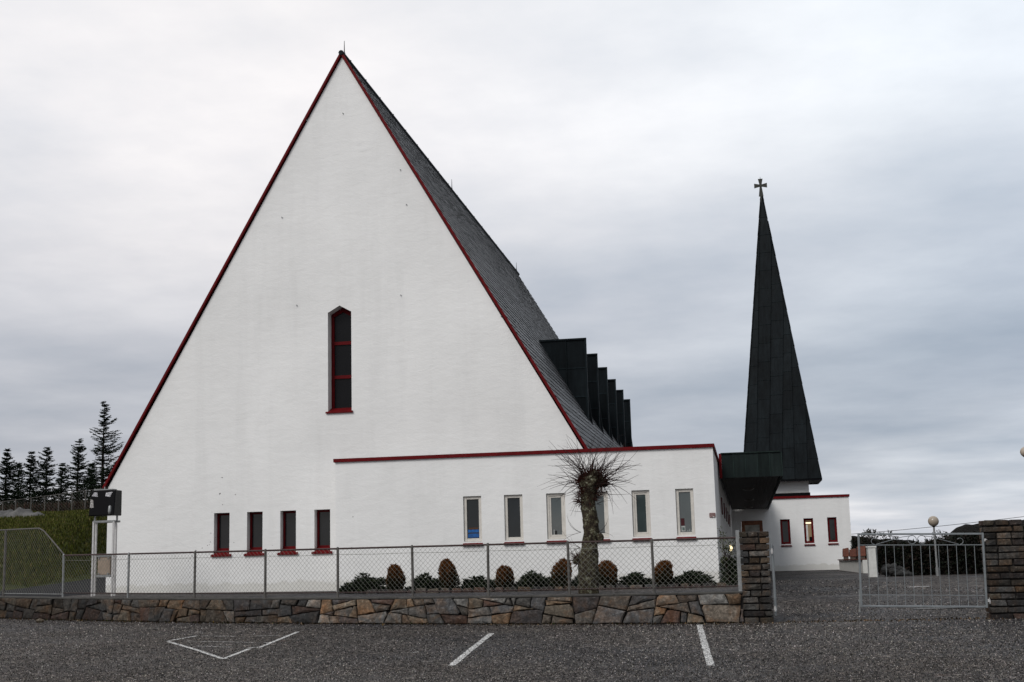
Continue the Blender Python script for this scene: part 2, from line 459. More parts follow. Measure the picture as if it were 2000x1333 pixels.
# red bargeboards
for side in (-1, 1):
    bb = MB(); w = .072 if side == 1 else .058
    p0 = V((AX, 0, AZ)); p1 = V((AX+side*gx(EZ-.05), 0, EZ-.05)); n_ = V((side*.868, 0, .497))
    d = (p1-p0).normalized()
    up0 = p0+V((0, 0, .11)); lo0 = up0-V((0, 0, w*2.01))
    up1 = p1+n_*.052; lo1 = up1-n_*w
    for q in (up1, lo1): q += d*.03
    y0, y1 = NY-.085, NY-.035
    bb.hexa([(lo0.x, y0, lo0.z), (lo1.x, y0, lo1.z), (lo1.x, y1, lo1.z), (lo0.x, y1, lo0.z),
             (up0.x, y0, up0.z), (up1.x, y0, up1.z), (up1.x, y1, up1.z), (up0.x, y1, up0.z)])
    if side == -1: y1 += .0
    # under-eave red lining between the wall and the board
    bb.hexa([(lo0.x, y1, lo0.z), (lo1.x, y1, lo1.z), (lo1.x, NY+.02, lo1.z), (lo0.x, NY+.02, lo0.z),
             (lo0.x, y1, lo0.z+.04), (lo1.x, y1, lo1.z+.03), (lo1.x, NY+.02, lo1.z+.03), (lo0.x, NY+.02, lo0.z+.04)])
    bb.build('bargeboard', RED, ch)
# small wall anchors and vents
for px, py in ((670, 222), (551, 425), (794, 400), (580, 597), (783, 577), (782, 332), (979, 618), (983, 618), (600, 236), (750, 236)):
    p = PY(px, py, NY); v = MB(); v.tube([(p.x, NY-.04, p.z), (p.x, NY+.02, p.z)], .014, 8)
    v.build('wall_anchor', GALV, ch)
# pale repair patch above the annex
# copper dormer fins
FX, FZ = -4.94, 8.42
for k in range(6):
    Y = 42.5+k*3.3
    def roofx(z, y):     # roof surface x at height z
        t = (y-(NY-.12))/(NB-NY+.12); r = roof_pt(1, 0, t); e = roof_pt(1, 1, t); f = (r.z-z)/(r.z-e.z); return r.x+(e.x-r.x)*f
    fz = FZ-.02*k
    mb = MB()
    Yb = Y+3.05
    zlow = 6.0
    xo = FX
    # front cheek made of lapped panels, seams standing proud
    xr = roofx(fz, Y)-.1
    colx = [xo, xo-.62, xo-1.1, xr]; rowz = [fz, fz-.95, fz-1.9, 3.0]
    def clipx(x, z): return max(x, roofx(z, Y)-.12)
    rr2 = random.Random(40+k)
    for i in range(3):
        for j in range(3):
            a0, a1 = colx[i+1], colx[i]; z1_, z0_ = rowz[j], rowz[j+1]
            if a1 < roofx(z0_, Y)-.12 and a1 < roofx(z1_, Y)-.12: continue
            g = rr2.uniform(.75, 1.25); yo = Y-.012*((i+j) % 2)-.004*i
            q = [(clipx(a0, z0_), yo, z0_), (a1, yo, z0_), (a1, yo, z1_), (clipx(a0, z1_), yo, z1_)]
            mb.face(q, 0, (g, g, g))
            mb.beam((clipx(a0, z1_), yo-.012, z1_), (a1, yo-.012, z1_), .016, .03, 0, (1.9, 2.1, 2.1))
    for xx in colx[1:2]:
        mb.beam((xx, Y-.025, fz), (xx, Y-.025, 5.2), .02, .025, 0, (1.2, 1.3, 1.3))
    # outer corner trim and return
    mb.box((xo-.004, Y-.035, 3.7), (xo+.05, Y+.10, fz+.04), 0, (1.3, 1.4, 1.4))
    # slanting back wall returning to the roof, and the top
    xb = roofx(fz, Yb)
    mb.face([(xo, Y+.1, 3.0), (xr, Yb, 3.0), (xr, Yb, fz), (xo, Y+.1, fz)], 0, (.8, .8, .8))
    mb.face([(xr-.1, Y, fz+.01), (xo+.04, Y-.03, fz+.01), (xo+.04, Y+.1, fz+.01), (xr-.1, Yb, fz+.01)], 0, (1, 1, 1))
    mb.box((xr+.02, Y-.05, fz-.01), (xo+.06, Y+.02, fz+.045), 0, (1.3, 1.35, 1.35))
    # inner lining fin visible between neighbours
    mb.face([(xo-.12, Y+.22, fz-.35), (xo-.12, Y+.22, 3.7), (xo+.30, Y+.75, 3.7), (xo-.1, Y+.3, fz-.35)], 0, (1.1, 1.15, 1.15))
    d = mb.build('dormer_fin', COPPER, ch)

# ================================================================== ANNEX
ANY = 33.
an = thing('annex_building', 'low white flat roofed annex with six cream framed windows and red roof edge', 'annex', (-5, ANY, .6))
ax0, ax1, az1 = -10.49, -.73, 3.99
AW = []
for a, b, t, s_ in ((904.4, 941.6, 971, 1059), (984.2, 1022.6, 968, 1056.6), (1066.5, 1106, 965.4, 1053), (1149, 1190, 962, 1050), (1233, 1272, 957.7, 1047), (1318.5, 1358, 953.4, 1043.5)):
    p = PY(a, t, ANY); q = PY(b, s_, ANY); AW.append([p.x, q.x, q.z, p.z])
zt = sum(w[3] for w in AW)/6; zb = sum(w[2] for w in AW)/6
for w in AW: w[2], w[3] = zb, zt
mb = MB()
holed_face(mb, [(ax0, .3), (ax1, .3), (ax1, az1-.08), (ax0, az1-.08)], [rect_hole(*w) for w in AW], ANY, .2)
mb.face([(ax0, NY, .3), (ax0, ANY, .3), (ax0, ANY, az1-.08), (ax0, NY, az1-.08)])
mb.face([(ax1, ANY, .3), (ax1, 65, .3), (ax1, 65, az1-.08), (ax1, ANY, az1-.08)])
mb.build('wall', PLASTER, an)
mb = MB(); mb.box((ax0+.02, ANY+.02, az1-.1), (ax1-.02, NY-.21, az1-.04)); mb.box((XR+.2, NY-.21, az1-.1), (ax1-.02, 65, az1-.04)); mb.build('roof', CAP, an)
mb = MB()
mb.box((ax0-.04, ANY-.05, az1-.08), (ax1+.04, ANY+.10, az1+.010)); mb.box((ax1-.1, ANY+.10, az1-.09), (ax1+.04, 65, az1+.015))
mb.box((ax0-.04, ANY+.10, az1-.09), (ax0+.1, NY, az1+.015))
mb.build('parapet_trim', RED, an)
for i, w in enumerate(AW):
    wd = window(an, *w, ANY, .05, .075 if i in (0, 1, 5) else .06, WFRAME, GLASSB if i < 2 else GLASSA, 'flat', sash=i in (2, 3, 4))
    g = MB(); yy = ANY+.05+.030
    if i == 0:
        x0, x1 = w[0]+.09, w[1]-.09
        g.box((x0, yy, w[2]+.10), (x1, yy+.004, w[2]+.20), 0, (.01, .09, .30)); g.box((x0, yy, w[2]+.23), (x1, yy+.004, w[2]+.30), 0, (.01, .11, .36))
        g.box((x0+.03, yy, w[2]+.31), (x1-.02, yy+.004, w[2]+.35), 0, (.09, .035, .012))
        o = g.build('stacked_books', m_attr('book_covers', .5, 30, .6, .2, .003), wd)
    if i == 5:
        x0, x1 = w[0]+.09, w[1]-.09
        g.box((x0+.01, yy, w[2]+.24), (x0+.10, yy+.004, w[2]+.42), 0, (.05, .004, .006))
        g.box((x0+.02, yy, w[2]+.10), (x0+.11, yy+.004, w[2]+.23), 0, (.45, .46, .44))
        g.box((x0+.035, yy-.003, w[2]+.125), (x0+.095, yy, w[2]+.20), 0, (.10, .14, .13))
        for q in range(4): g.box((x0+.16+q*.045, yy, w[2]+.10), (x0+.185+q*.045, yy+.004, w[2]+.13+.03*(q % 2)), 0, (.25, .28, .27))
        g.build('window_display', m_attr('display_items', .6, 30, .5, .2, .003), wd)
    if i == 2:
        g.box((w[0]+.16, yy, w[2]+.11), (w[0]+.17, yy+.004, w[2]+.24), 0, (.6, .6, .58)); g.box((w[0]+.185, yy, w[2]+.11), (w[0]+.24, yy+.004, w[2]+.21), 0, (.01, .01, .01))
        g.build('window_display', m_attr('display_items_small', .6, 30, .5, .2, .003), wd)
# narrow slot windows along the entrance side of the annex
for k in range(5):
    y = 40.5+k*4.2; mb = MB(); mb.box((ax1+.002, y, 2.5), (ax1+.03, y+.9, 3.0)); mb.build('side_window', REDDK, an)
# red notice sign
sg = thing('notice_sign', 'small red notice sign with pale lettering on the annex wall corner', 'sign', PY(1391, 1006.5, ANY))
p = PY(1385.6, 1002.5, ANY); q = PY(1397.3, 1010.5, ANY)
mb = MB(); mb.box((p.x, ANY-.025, q.z), (q.x, ANY-.004, p.z)); mb.build('board', RED, sg)
mb = MB(); w_, h_ = q.x-p.x, p.z-q.z
for r in range(3):
    x = p.x+.1*w_
    while x < q.x-.12*w_:
        l = R_.uniform(.008, .022)
        mb.box((x, ANY-.029, p.z-h_*(.2+.28*r)-.010), (min(x+l, q.x-.01), ANY-.0255, p.z-h_*(.2+.28*r)+.002)); x += l+.007
mb.box((p.x+.6*w_, ANY-.029, q.z), (p.x+.85*w_, ANY-.0255, q.z+.02))
mb.build('lettering', WHITEP, sg)

# canopy over the entrance (part of the annex)
cz0, cz1, cx1 = 3.43, 4.12, 1.08
mb = MB()
nx = 5
xs = [ax1+.12+(cx1-ax1-.12)*i/nx for i in range(nx+1)]
for i in range(nx):
    g = R_.uniform(.85, 1.15); mb.box((xs[i], 38.0-.006*(i % 2), cz0), (xs[i+1], 38.08, cz1), 0, (g, g, g))
    mb.box((xs[i+1]-.012, 37.975, cz0), (xs[i+1]+.002, 37.99, cz1), 0, (1.7, 1.9, 1.8))
for j in range(20):
    y0 = 38.08+j*1.345; g = R_.uniform(.85, 1.15); mb.box((cx1-.06, y0, cz0), (cx1, y0+1.34, cz1), 0, (g, g, g))
mb.box((ax1+.12, 38.08, cz1-.06), (cx1-.06, 64.98, cz1-.01))
mb.beam((cx1-.04, 37.98, cz1+.01), (ax1+.1, 37.98, cz1+.01), .05, .03, 0, (1.3, 1.4, 1.3))
can = mb.build('canopy', COPPERG, an)
mb = MB()
for j in range(16):
    x0 = ax1+.06+j*(cx1-ax1-.14)/16; mb.box((x0, 38.09, cz0+.04), (x0+(cx1-ax1-.14)/16-.012, 64.9, cz0+.06-.004*(j % 2)))
mb.box((ax1+.06, 38.09, cz0+.064), (cx1-.08, 64.9, cz0+.08)); mb.build('soffit', SOFFIT, can)
mb = MB(); mb.box((ax1+.045, 37.985, cz0-.002), (ax1+.118, 38.10, cz1+.01)); mb.build('end_trim', RED, can)
for px, py in ((1461, 955), (1462.5, 976), (1462.5, 991)):
    p = PZ(px, py, cz0+.03); mb = MB(); mb.lathe([(0, -.07), (.10, -.06), (.17, -.03), (.19, .0), (.19, .03)], (p.x, p.y, cz0+.03), 20)
    mb.build('ceiling_light', m_paint('opal_glass', (.12, .11, .105), .3, .2), can, smooth=True)

# ================================================================== WING with entrance
WY = 65.
wg = thing('wing_building', 'low white entrance wing with three red framed windows under the spire', 'annex', (2, WY, .5))
wz1 = 4.02; wx1 = 4.87
WW = []
for a, b, t, s_ in ((1523.2, 1545.3, 1015, 1063), (1569, 1591, 1013, 1061), (1615.2, 1636.8, 1011, 1059)):
    p = PY(a, t, WY); q = PY(b, s_, WY); WW.append((p.x, q.x, q.z, p.z))
p = PY(1447.5, 1018, WY); q = PY(1489.5, 1018, WY); DX0, DX1, DZ1 = p.x, q.x, p.z
mb = MB()
holed_face(mb, [(ax1+.002, .3), (wx1, .3), (wx1, wz1-.06), (ax1+.002, wz1-.06)], [rect_hole(*w) for w in WW]+[rect_hole(DX0, DX1, .42, DZ1)], WY, .3)
mb.face([(wx1, WY, .3), (wx1, 73, .3), (wx1, 73, wz1-.06), (wx1, WY, wz1-.06)])
mb.build('wall', PLASTER, wg)
mb = MB(); mb.box((ax1, WY+.02, wz1-.08), (wx1-.02, 73, wz1-.02)); mb.build('roof', CAP, wg)
mb = MB(); mb.box((cx1-.3, WY-.06, wz1-.1), (wx1+.04, WY+.12, wz1+.01)); mb.box((wx1-.1, WY+.12, wz1-.1), (wx1+.04, 73, wz1+.01)); mb.build('parapet_trim', RED, wg)
lit = m_emit('lit_room', (.16, .11, .06), .35)
for i, w in enumerate(WW):
    wd = window(wg, *w, WY, .12, .095, REDDK, lit if i == 1 else GLASSH, 'flat')
    if i == 1:
        g = MB(); g.box((w[0]+.10, WY+.14, w[3]-.24), (w[1]-.10, WY+.15, w[3]-.20)); g.build('lit_tube', m_emit('tube_light', (1, .85, .6), 1.6), wd)
        g = MB(); g.box((w[0]+.09, WY+.142, w[2]+.1), (w[0]+.19, WY+.15, w[3]-.3)); g.build('inner_curtain', WHITEP, wd)
        g = MB(); g.box((w[0]+.24, WY+.142, w[2]+.08), (w[0]+.40, WY+.15, w[2]+.3)); g.build('indoor_silhouette', BLACK, wd)
mb = MB(); y = WY+.1
mb.box((DX0+.004, y, .45), (DX0+.16, y+.1, DZ1-.004)); mb.box((DX1-.16, y, .45), (DX1-.004, y+.1, DZ1-.004)); mb.box((DX0+.16, y+.002, DZ1-.2), (DX1-.16, y+.1, DZ1-.004))
mb.box((DX0+.16, y+.002, .45), (DX1-.16, y+.1, .7))
dr = mb.build('door', WOOD, wg)
g = MB(); g.box((DX0+.16, y+.05, .7), (DX1-.16, y+.06, DZ1-.2)); g.build('pane', m_paint('curtained_glass', (.55, .52, .45), .4, .6, .5, 0, 4), dr)
g = MB(); g.tube([(DX1-.22, y-.05, 1.3), (DX1-.22, y-.05, 1.7)], .02, 8); g.build('handle', STEEL, dr)

# ================================================================== BELL TOWER
TC = V((1.82, 67.6, 0))
tw = thing('bell_tower', 'tall dark copper clad spire with a cross on top above the white wing', 'spire', (TC.x, TC.y, 4.))
mb = MB(); mb.box((TC.x-1.28, TC.y-1.28, wz1-.03), (TC.x+1.28, TC.y+1.28, 5.05)); mb.build('shaft', PLASTER, tw)
mb = MB(); mb.box((TC.x-1.33, TC.y-1.33, wz1-.02), (TC.x+1.33, TC.y+1.33, wz1+.22)); mb.build('base_flashing', BLACK, tw)
AP = V((1.70, TC.y, 19.72)); SZ0 = 4.87; HW = 1.87
mb = MB()
rr = random.Random(11)
cn = [V((TC.x-HW, TC.y-HW, SZ0)), V((TC.x+HW, TC.y-HW, SZ0)), V((TC.x+HW, TC.y+HW, SZ0)), V((TC.x-HW, TC.y+HW, SZ0))]
for k in range(4):
    A, B = cn[k], cn[(k+1) % 4]
    mb.face([A, B, AP])
    ex = (B-A).normalized(); M = (A+B)/2; hz = (AP-M); H = hz.length; ez = hz.normalized(); nn = ex.cross(ez).normalized()
    if nn.dot(M-V((TC.x, TC.y, SZ0))) < 0: nn = -nn
    # lapped vertical trays that follow the left hip; each panel sits a little proud at its right side and lower edge
    TWD = .62
    ncol = 6; W = 2*HW
    slope_l = math.atan2(HW, H)
    for c in range(-1, ncol):
        for r in range(-1, 17):
            h0 = r*.97+c*.20; h1 = h0+.97
            if h1 < 0 or h0 > H: continue
            h0c = max(h0, 0); h1c = min(h1, H)
            # fan of trays leaning with the hip
            u0, u1 = c*TWD-HW, (c+1)*TWD-HW
            def xs_(u, h):
                lean = u+h*(HW/H)*.62*(1 if u < 0 else .55)
                lim = HW*(1-h/H)
                return max(-lim, min(lim, lean))
            a0, b0, a1, b1 = xs_(u0, h0c), xs_(u1, h0c), xs_(u0, h1c), xs_(u1, h1c)
            if b0-a0 < .01 and b1-a1 < .01: continue
            g = rr.uniform(.8, 1.2)
            def P(x, h, l): return M+ex*x+ez*h+nn*l
            L0, Lr = .02, .075
            mb.face([P(a0, h0c, L0+.012), P(b0, h0c, Lr+.012), P(b1, h1c, Lr), P(a1, h1c, L0)], 0, (g, g, g))
            mb.face([P(b0, h0c, Lr+.012), P(b0, h0c, 0), P(b1, h1c, 0), P(b1, h1c, Lr)], 0, (.35, .35, .35))
            if h0 > 0: mb.beam(P(a0, h0, L0+.012), P(b0, h0, Lr+.012), .012, .012, 0, (1.7, 1.9, 1.9), upv=nn)
mb.build('spire', COPPER, tw)
mb = MB()
for k in range(4):
    A, B = cn[k], cn[(k+1) % 4]; mb.beam(A+V((0, 0, -.03)), B+V((0, 0, -.03)), .08, .12)
mb.box((TC.x-HW+.05, TC.y-HW+.05, SZ0-.05), (TC.x+HW-.05, TC.y+HW-.05, SZ0-.02)); mb.build('eave', BLACK, tw)
# cross with flared arms
cc = PY(1485.5, 363, TC.y); mb = MB()
mb.tube([AP-V((0, 0, .4)), (AP.x-.02, AP.y, cc.z-.55)], [.07, .035], 8)
def flare(d, L, w0, w1):
    d = V(d); s_ = V((d.z, 0, -d.x)); t = .035
    a = cc+d*.02; b = cc+d*L
    mb.hexa([a-s_*w0-V((0, t, 0)), a+s_*w0-V((0, t, 0)), a+s_*w0+V((0, t, 0)), a-s_*w0+V((0, t, 0)),
             b-s_*w1-V((0, t, 0)), b+s_*w1-V((0, t, 0)), b+s_*w1+V((0, t, 0)), b-s_*w1+V((0, t, 0))])
flare((0, 0, 1), .36, .05, .12); flare((0, 0, -1), .58, .05, .12); flare((1, 0, 0), .33, .05, .12); flare((-1, 0, 0), .33, .05, .12)
mb.tube([cc-V((0, .05, 0)), cc+V((0, .05, 0))], .075, 12); mb.tube([cc+V((0, 0, .3)), cc+V((0, 0, .47))], [.02, .008], 6)
mb.build('cross', m_paint('cross_bronze', (.03, .03, .022), .4, .4, .5, .4), tw)

# ================================================================== GROUND
cols = [-400, -150, -80, -50, -35]+[-28+i*.8 for i in range(34)]+[-.6+i*.15 for i in range(14)]+[1.6+i*.8 for i in range(20)]+[20, 28, 40, 70, 150, 400]
rowsA = [-60, -20, -5, 2, 7]+[9+i*.8 for i in range(18)]
mb = MB(); grid = []
for X in cols:
    c = []
    yw = Yw(max(X, -30))
    for y in rowsA: 
        yy = y if y < 9 else 9+(y-9)*(yw-9)/(rowsA[-1]-9)
        c.append((X, yy, zlot(max(X, -30), yy)))
    k = sstep((X-.3)/.7)
    ys = [.03+.5*i for i in range(20)]+[11, 12, 13, 14, 15, 16, 18, 20, 23, 27, 32, 40, 60, 100, 250, 800]
    for d in ys: c.append((X, yw+d, zyard(max(X, -30), yw+d)))
    grid.append(c)
nr = len(grid[0])
for c in grid: mb.v += c
for i in range(len(cols)-1):
    for j in range(nr-1):
        a = i*nr+j; mb.f.append((a, a+nr, a+nr+1, a+1)); mb.m.append(0); mb.c.append((1, 1, 1))
g = struct(mb.build('asphalt_ground', ASPH, None, smooth=True))

# loose chippings standing proud of the surface
mb = MB(); rr = random.Random(99)
for k in range(125000):
    py = 1118+216*rr.random()**.72; px = rr.uniform(-10, 2010)
    r_ = ray(px, py); t_ = (zlot(-5, 20)-1.2)/r_.z; x, y = r_.x*t_, r_.y*t_
    for it in range(6):
        zf = zlot(x, y) if (y < Yw(x) or x < .6) else zyard(x, y)
        t_ = (zf-1.2)/r_.z; x, y = .4*x+.6*r_.x*t_, .4*y+.6*r_.y*t_
    if y > Yw(x)-.16 and x < .6: continue
    if y > 40 or y < 5: continue
    z = zf; q = rr.random()
    g = .016 if q < .34 else (.06 if q < .66 else (.14 if q < .94 else .30)); g *= rr.uniform(.6, 1.4)
    c = (g*rr.uniform(1., 1.16), g, g*rr.uniform(.86, 1.02)); sz = rr.uniform(.0065, .0145)*(y/18)**.8; h = sz*rr.uniform(.5, 1.3); a_ = rr.uniform(0, 2.1)
    tz_ = math.sin(x*.45+1.3)*math.sin(y*.31+.4); c = tuple(q_*(1+.28*tz_) for q_ in c)
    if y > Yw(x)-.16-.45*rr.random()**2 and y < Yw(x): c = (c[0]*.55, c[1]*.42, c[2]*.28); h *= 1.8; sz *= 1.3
    P_ = [(x+sz*math.cos(a_+i*2.094), y+sz*math.sin(a_+i*2.094), z-.002) for i in range(3)]; T_ = (x+rr.uniform(-.4, .4)*sz, y+rr.uniform(-.4, .4)*sz, z+h)
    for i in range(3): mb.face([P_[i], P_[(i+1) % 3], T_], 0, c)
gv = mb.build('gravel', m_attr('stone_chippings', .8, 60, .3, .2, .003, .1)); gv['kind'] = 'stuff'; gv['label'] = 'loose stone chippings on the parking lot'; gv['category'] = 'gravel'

# paint lines draped on the lot
def paint_mat():
    n = N('worn_road_paint')
    a = n.ramp(n.noise(22, None, 6, .8), [(.45, .0), (.56, 1.)])
    c = n.mix((.09, .088, .085), (.72, .72, .70), a, 'MIX')
    return n.out(c, .7, 0, n.bump(n.noise(60, None, 4), .5, .006), .3)
PAINT = paint_mat()
def strip(mb, pts, w, fn, lift=.006):
    ps = [hit(fn, *p) for p in pts]; fine = []
    for a, b in zip(ps, ps[1:]):
        n = max(2, int((b-a).length/.15))
        for i in range(n): fine.append(a.lerp(b, i/n))
    fine.append(ps[-1])
    for a, b in zip(fine, fine[1:]):
        d = (b-a); s_ = V((-d.y, d.x, 0)).normalized()*w/2
        q = []
        for p, sg_ in ((a, 1), (a, -1), (b, -1), (b, 1)):
            x = p+s_*sg_*R_.uniform(.85, 1.1); q.append((x.x, x.y, fn(x.x, x.y)+lift))
        e = (V(q[1])-V(q[0])).cross(V(q[2])-V(q[0]))
        if e.z < 0: q.reverse()
        mb.face(q)
def mark(name, segs, w):
    mb = MB()
    for s_ in segs: strip(mb, s_, w, zlot)
    o = struct(mb.build(name, PAINT)); return o
mark('parking_line', [[(960, 1238), (922, 1268), (882, 1301)]], .105)
mark('parking_line', [[(1366, 1221), (1377, 1262), (1388, 1301)]], .105)
mark('painted_arrow', [[(328, 1254), (380, 1269), (436, 1288), (487, 1268)], [(484, 1266), (508, 1265)], [(506, 1266), (545, 1250), (582, 1235)], [(328, 1253), (383, 1243)]], .075)
mark('faded_paint_line', [[(395, 1243), (460, 1244)], [(500, 1243), (560, 1242)], [(365, 1253), (500, 1256)], [(515, 1256), (535, 1256)], [(385, 1263), (455, 1265)]], .035)
mark('faded_paint_line', [[(806, 1276), (818, 1274)]], .03)
mb = MB(); strip(mb, [(1768, 1148), (1815, 1146)], .16, zyard, .008); struct(mb.build('yard_paint_line', PAINT))
# raised threshold strip under the gate
mb = MB(); strip(mb, [(1785, 1191.5), (1850, 1189.5), (1905, 1187.5)], .18, lambda x, y: zyard(x, y) if y > 25.3 else zlot(x, y), .02)
struct(mb.build('gate_threshold', m_paint('worn_threshold', (.16, .16, .155), .6, .6)))

# ================================================================== STONE WALL
def clip_poly(poly, a, b, c):   # keep a*x+b*y<=c
    out = []
    for i in range(len(poly)):
        p, q = poly[i], poly[(i+1) % len(poly)]
        dp = a*p[0]+b*p[1]-c; dq = a*q[0]+b*q[1]-c
        if dp <= 0: out.append(p)
        if (dp < 0 < dq) or (dq < 0 < dp):
            t = dp/(dp-dq); out.append((p[0]+(q[0]-p[0])*t, p[1]+(q[1]-p[1])*t))
    return out
def insetp(poly, d):
    n = len(poly); area = sum(poly[i][0]*poly[(i+1) % n][1]-poly[(i+1) % n][0]*poly[i][1] for i in range(n))
    if area < 0: poly = poly[::-1]
    P = poly
    for i in range(n):
        p, q = poly[i], poly[(i+1) % n]; ex, ey = q[0]-p[0], q[1]-p[1]; l = math.hypot(ex, ey)
        if l < 1e-5: continue
        nx_, ny_ = ey/l, -ex/l
        P = clip_poly(P, nx_, ny_, nx_*p[0]+ny_*p[1]-d)
        if len(P) < 3: return []
    return P
WX0, WX1 = -21., -.14
rr = random.Random(23)
def cut(poly, p, ang):
    a_, b_ = -math.sin(ang), math.cos(ang); c_ = a_*p[0]+b_*p[1]
    return clip_poly(poly, a_, b_, c_), clip_poly(poly, -a_, -b_, -c_)
def dims(P): xs_ = [p[0] for p in P]; zs_ = [p[1] for p in P]; return max(xs_)-min(xs_), max(zs_)-min(zs_), sum(xs_)/len(P), sum(zs_)/len(P)
cells = []; rest = [(WX0, 0), (WX1, 0), (WX1, .60), (WX0, .60)]; x = WX0
while x < WX1-.75:
    x += rr.uniform(.5, 1.15)
    l_, r_ = cut(rest, (x, .3), math.pi/2+rr.uniform(-.42, .42))
    if len(l_) < 3 or len(r_) < 3: continue
    A_ = l_ if dims(l_)[2] < dims(r_)[2] else r_; rest = r_ if A_ is l_ else l_
    cells.append(A_)
cells.append(rest)
def split(P, d=0):
    w_, h_, cx_, cz_ = dims(P)
    if h_ > .42 and rr.random() < .86: ang = rr.uniform(-.28, .28); p = (cx_, cz_+rr.uniform(-.14, .14))
    elif w_ > .75 or (w_ > .48 and rr.random() < .5): ang = math.pi/2+rr.uniform(-.5, .5); p = (cx_+rr.uniform(-.12, .12)*w_*2, cz_)
    elif h_ > .28 and rr.random() < .12: ang = rr.uniform(-.45, .45); p = (cx_, cz_+rr.uniform(-.04, .06))
    else: return [P]
    a_, b_ = cut(P, p, ang)
    if d > 3 or min(len(a_), len(b_)) < 3: return [P]
    return split(a_, d+1)+split(b_, d+1)
stones = [q for c in cells for q in split(c)]
STC = [(.10, .092, .082), (.12, .100, .080), (.155, .112, .075), (.085, .085, .086), (.11, .108, .104), (.155, .130, .10), (.095, .068, .058), (.16, .155, .145), (.065, .06, .06), (.10, .095, .088)]
sw = MB()
ZL, ZH = -.12, 0   # relative heights
def wall_front(X, z, out):
    d = min(0, X+.2)*.034; n_ = V((d, -1, 0)).normalized() if True else V((0, -1, 0))
    n_ = V((2*.017*min(0, X+.2), -1, 0)).normalized()
    batter = (ztop(X)-z)*.10
    return V((X, Yw(X)-.10, z))+n_*(out+batter)
for poly in stones:
    w_, h_, px, pz = dims(poly)
    if w_ < .07 or h_ < .05: continue
    p1 = insetp(poly, rr.uniform(.006, .012))
    if len(p1) < 3: continue
    if rr.random() < .5:       # knock a corner off
        k_ = rr.randrange(len(p1)); c0 = p1[k_]; v0 = (c0[0]-px, c0[1]-pz); l0_ = math.hypot(*v0)
        if l0_ > .05: q_ = clip_poly(p1, v0[0]/l0_, v0[1]/l0_, (v0[0]*px+v0[1]*pz)/l0_+l0_*rr.uniform(.82, .94)); p1 = q_ if len(q_) > 2 else p1
    p2 = p1
    # map nominal 0..0.58 height to ground..top
    def mp(p, out):
        X = p[0]; zb_ = zlot(X, Yw(X))-.0; zt_ = ztop(X)-.035
        return wall_front(X, zb_+(zt_-zb_)*(p[1]/.60), out)
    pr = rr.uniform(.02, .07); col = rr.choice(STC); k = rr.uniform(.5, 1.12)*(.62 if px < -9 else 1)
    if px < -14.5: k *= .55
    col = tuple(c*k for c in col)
    tilt = (rr.uniform(-.05, .05), rr.uniform(-.05, .05))
    cxm = sum(p[0] for p in p2)/len(p2); czm = sum(p[1] for p in p2)/len(p2)
    # resample rim so the outline can wobble
    def dens(P):
        o = []
        for a, b in zip(P, P[1:]+P[:1]):
            n = max(1, int(math.hypot(b[0]-a[0], b[1]-a[1])/.09))
            for t in range(n): o.append((a[0]+(b[0]-a[0])*t/n, a[1]+(b[1]-a[1])*t/n))
        return o
    d1 = dens(p1); wob = [(rr.uniform(-.009, .009), rr.uniform(-.008, .008)) for _ in d1]
    d1 = [(a[0]+w[0], a[1]+w[1]) for a, w in zip(d1, wob)]
    d2 = [(a[0]-max(-.022, min(.022, (a[0]-cxm)*.2)), a[1]-max(-.02, min(.02, (a[1]-czm)*.2))) for a in d1]
    r0 = [mp(a, -.05) for a in d1]; r1 = [mp(a, pr-.012) for a in d1]
    r2 = [mp(a, pr+.004+tilt[0]*(a[0]-cxm)+tilt[1]*(a[1]-czm)+rr.uniform(-.008, .008)) for a in d2]
    n = len(d1)
    for q in range(n):
        q2 = (q+1) % n
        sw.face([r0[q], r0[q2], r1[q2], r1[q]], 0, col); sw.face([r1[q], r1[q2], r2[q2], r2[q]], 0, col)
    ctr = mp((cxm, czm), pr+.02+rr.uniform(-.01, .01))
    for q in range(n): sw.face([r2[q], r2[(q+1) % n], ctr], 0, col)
w_ = thing('stone_wall', 'low retaining wall of brown and grey field stones along the parking lot', 'wall', (-9, 26.5, 0))
sw.build('stones', STONE, w_)
def ribbon(name, mat, y0, y1, zf0, zf1, X0=WX0, X1=WX1, step=.4):
    mb = MB(); n = int((X1-X0)/step)
    P_ = [X0+(X1-X0)*i/n for i in range(n+1)]
    for a, b in zip(P_, P_[1:]):
        mb.hexa([(a, Yw(a)+y0, zf0(a)), (b, Yw(b)+y0, zf0(b)), (b, Yw(b)+y1, zf0(b)), (a, Yw(a)+y1, zf0(a)),
                 (a, Yw(a)+y0, zf1(a)), (b, Yw(b)+y0, zf1(b)), (b, Yw(b)+y1, zf1(b)), (a, Yw(a)+y1, zf1(a))])
    return mb
ribbon('mortar', MORTAR, -.10, .3, lambda x: -.4, lambda x: ztop(x)-.04).build('mortar_core', MORTAR, w_)
ribbon('cap', CAP, -.14, .34, lambda x: ztop(x)-.04, lambda x: ztop(x)).build('coping', CAP, w_, bevel=.01)

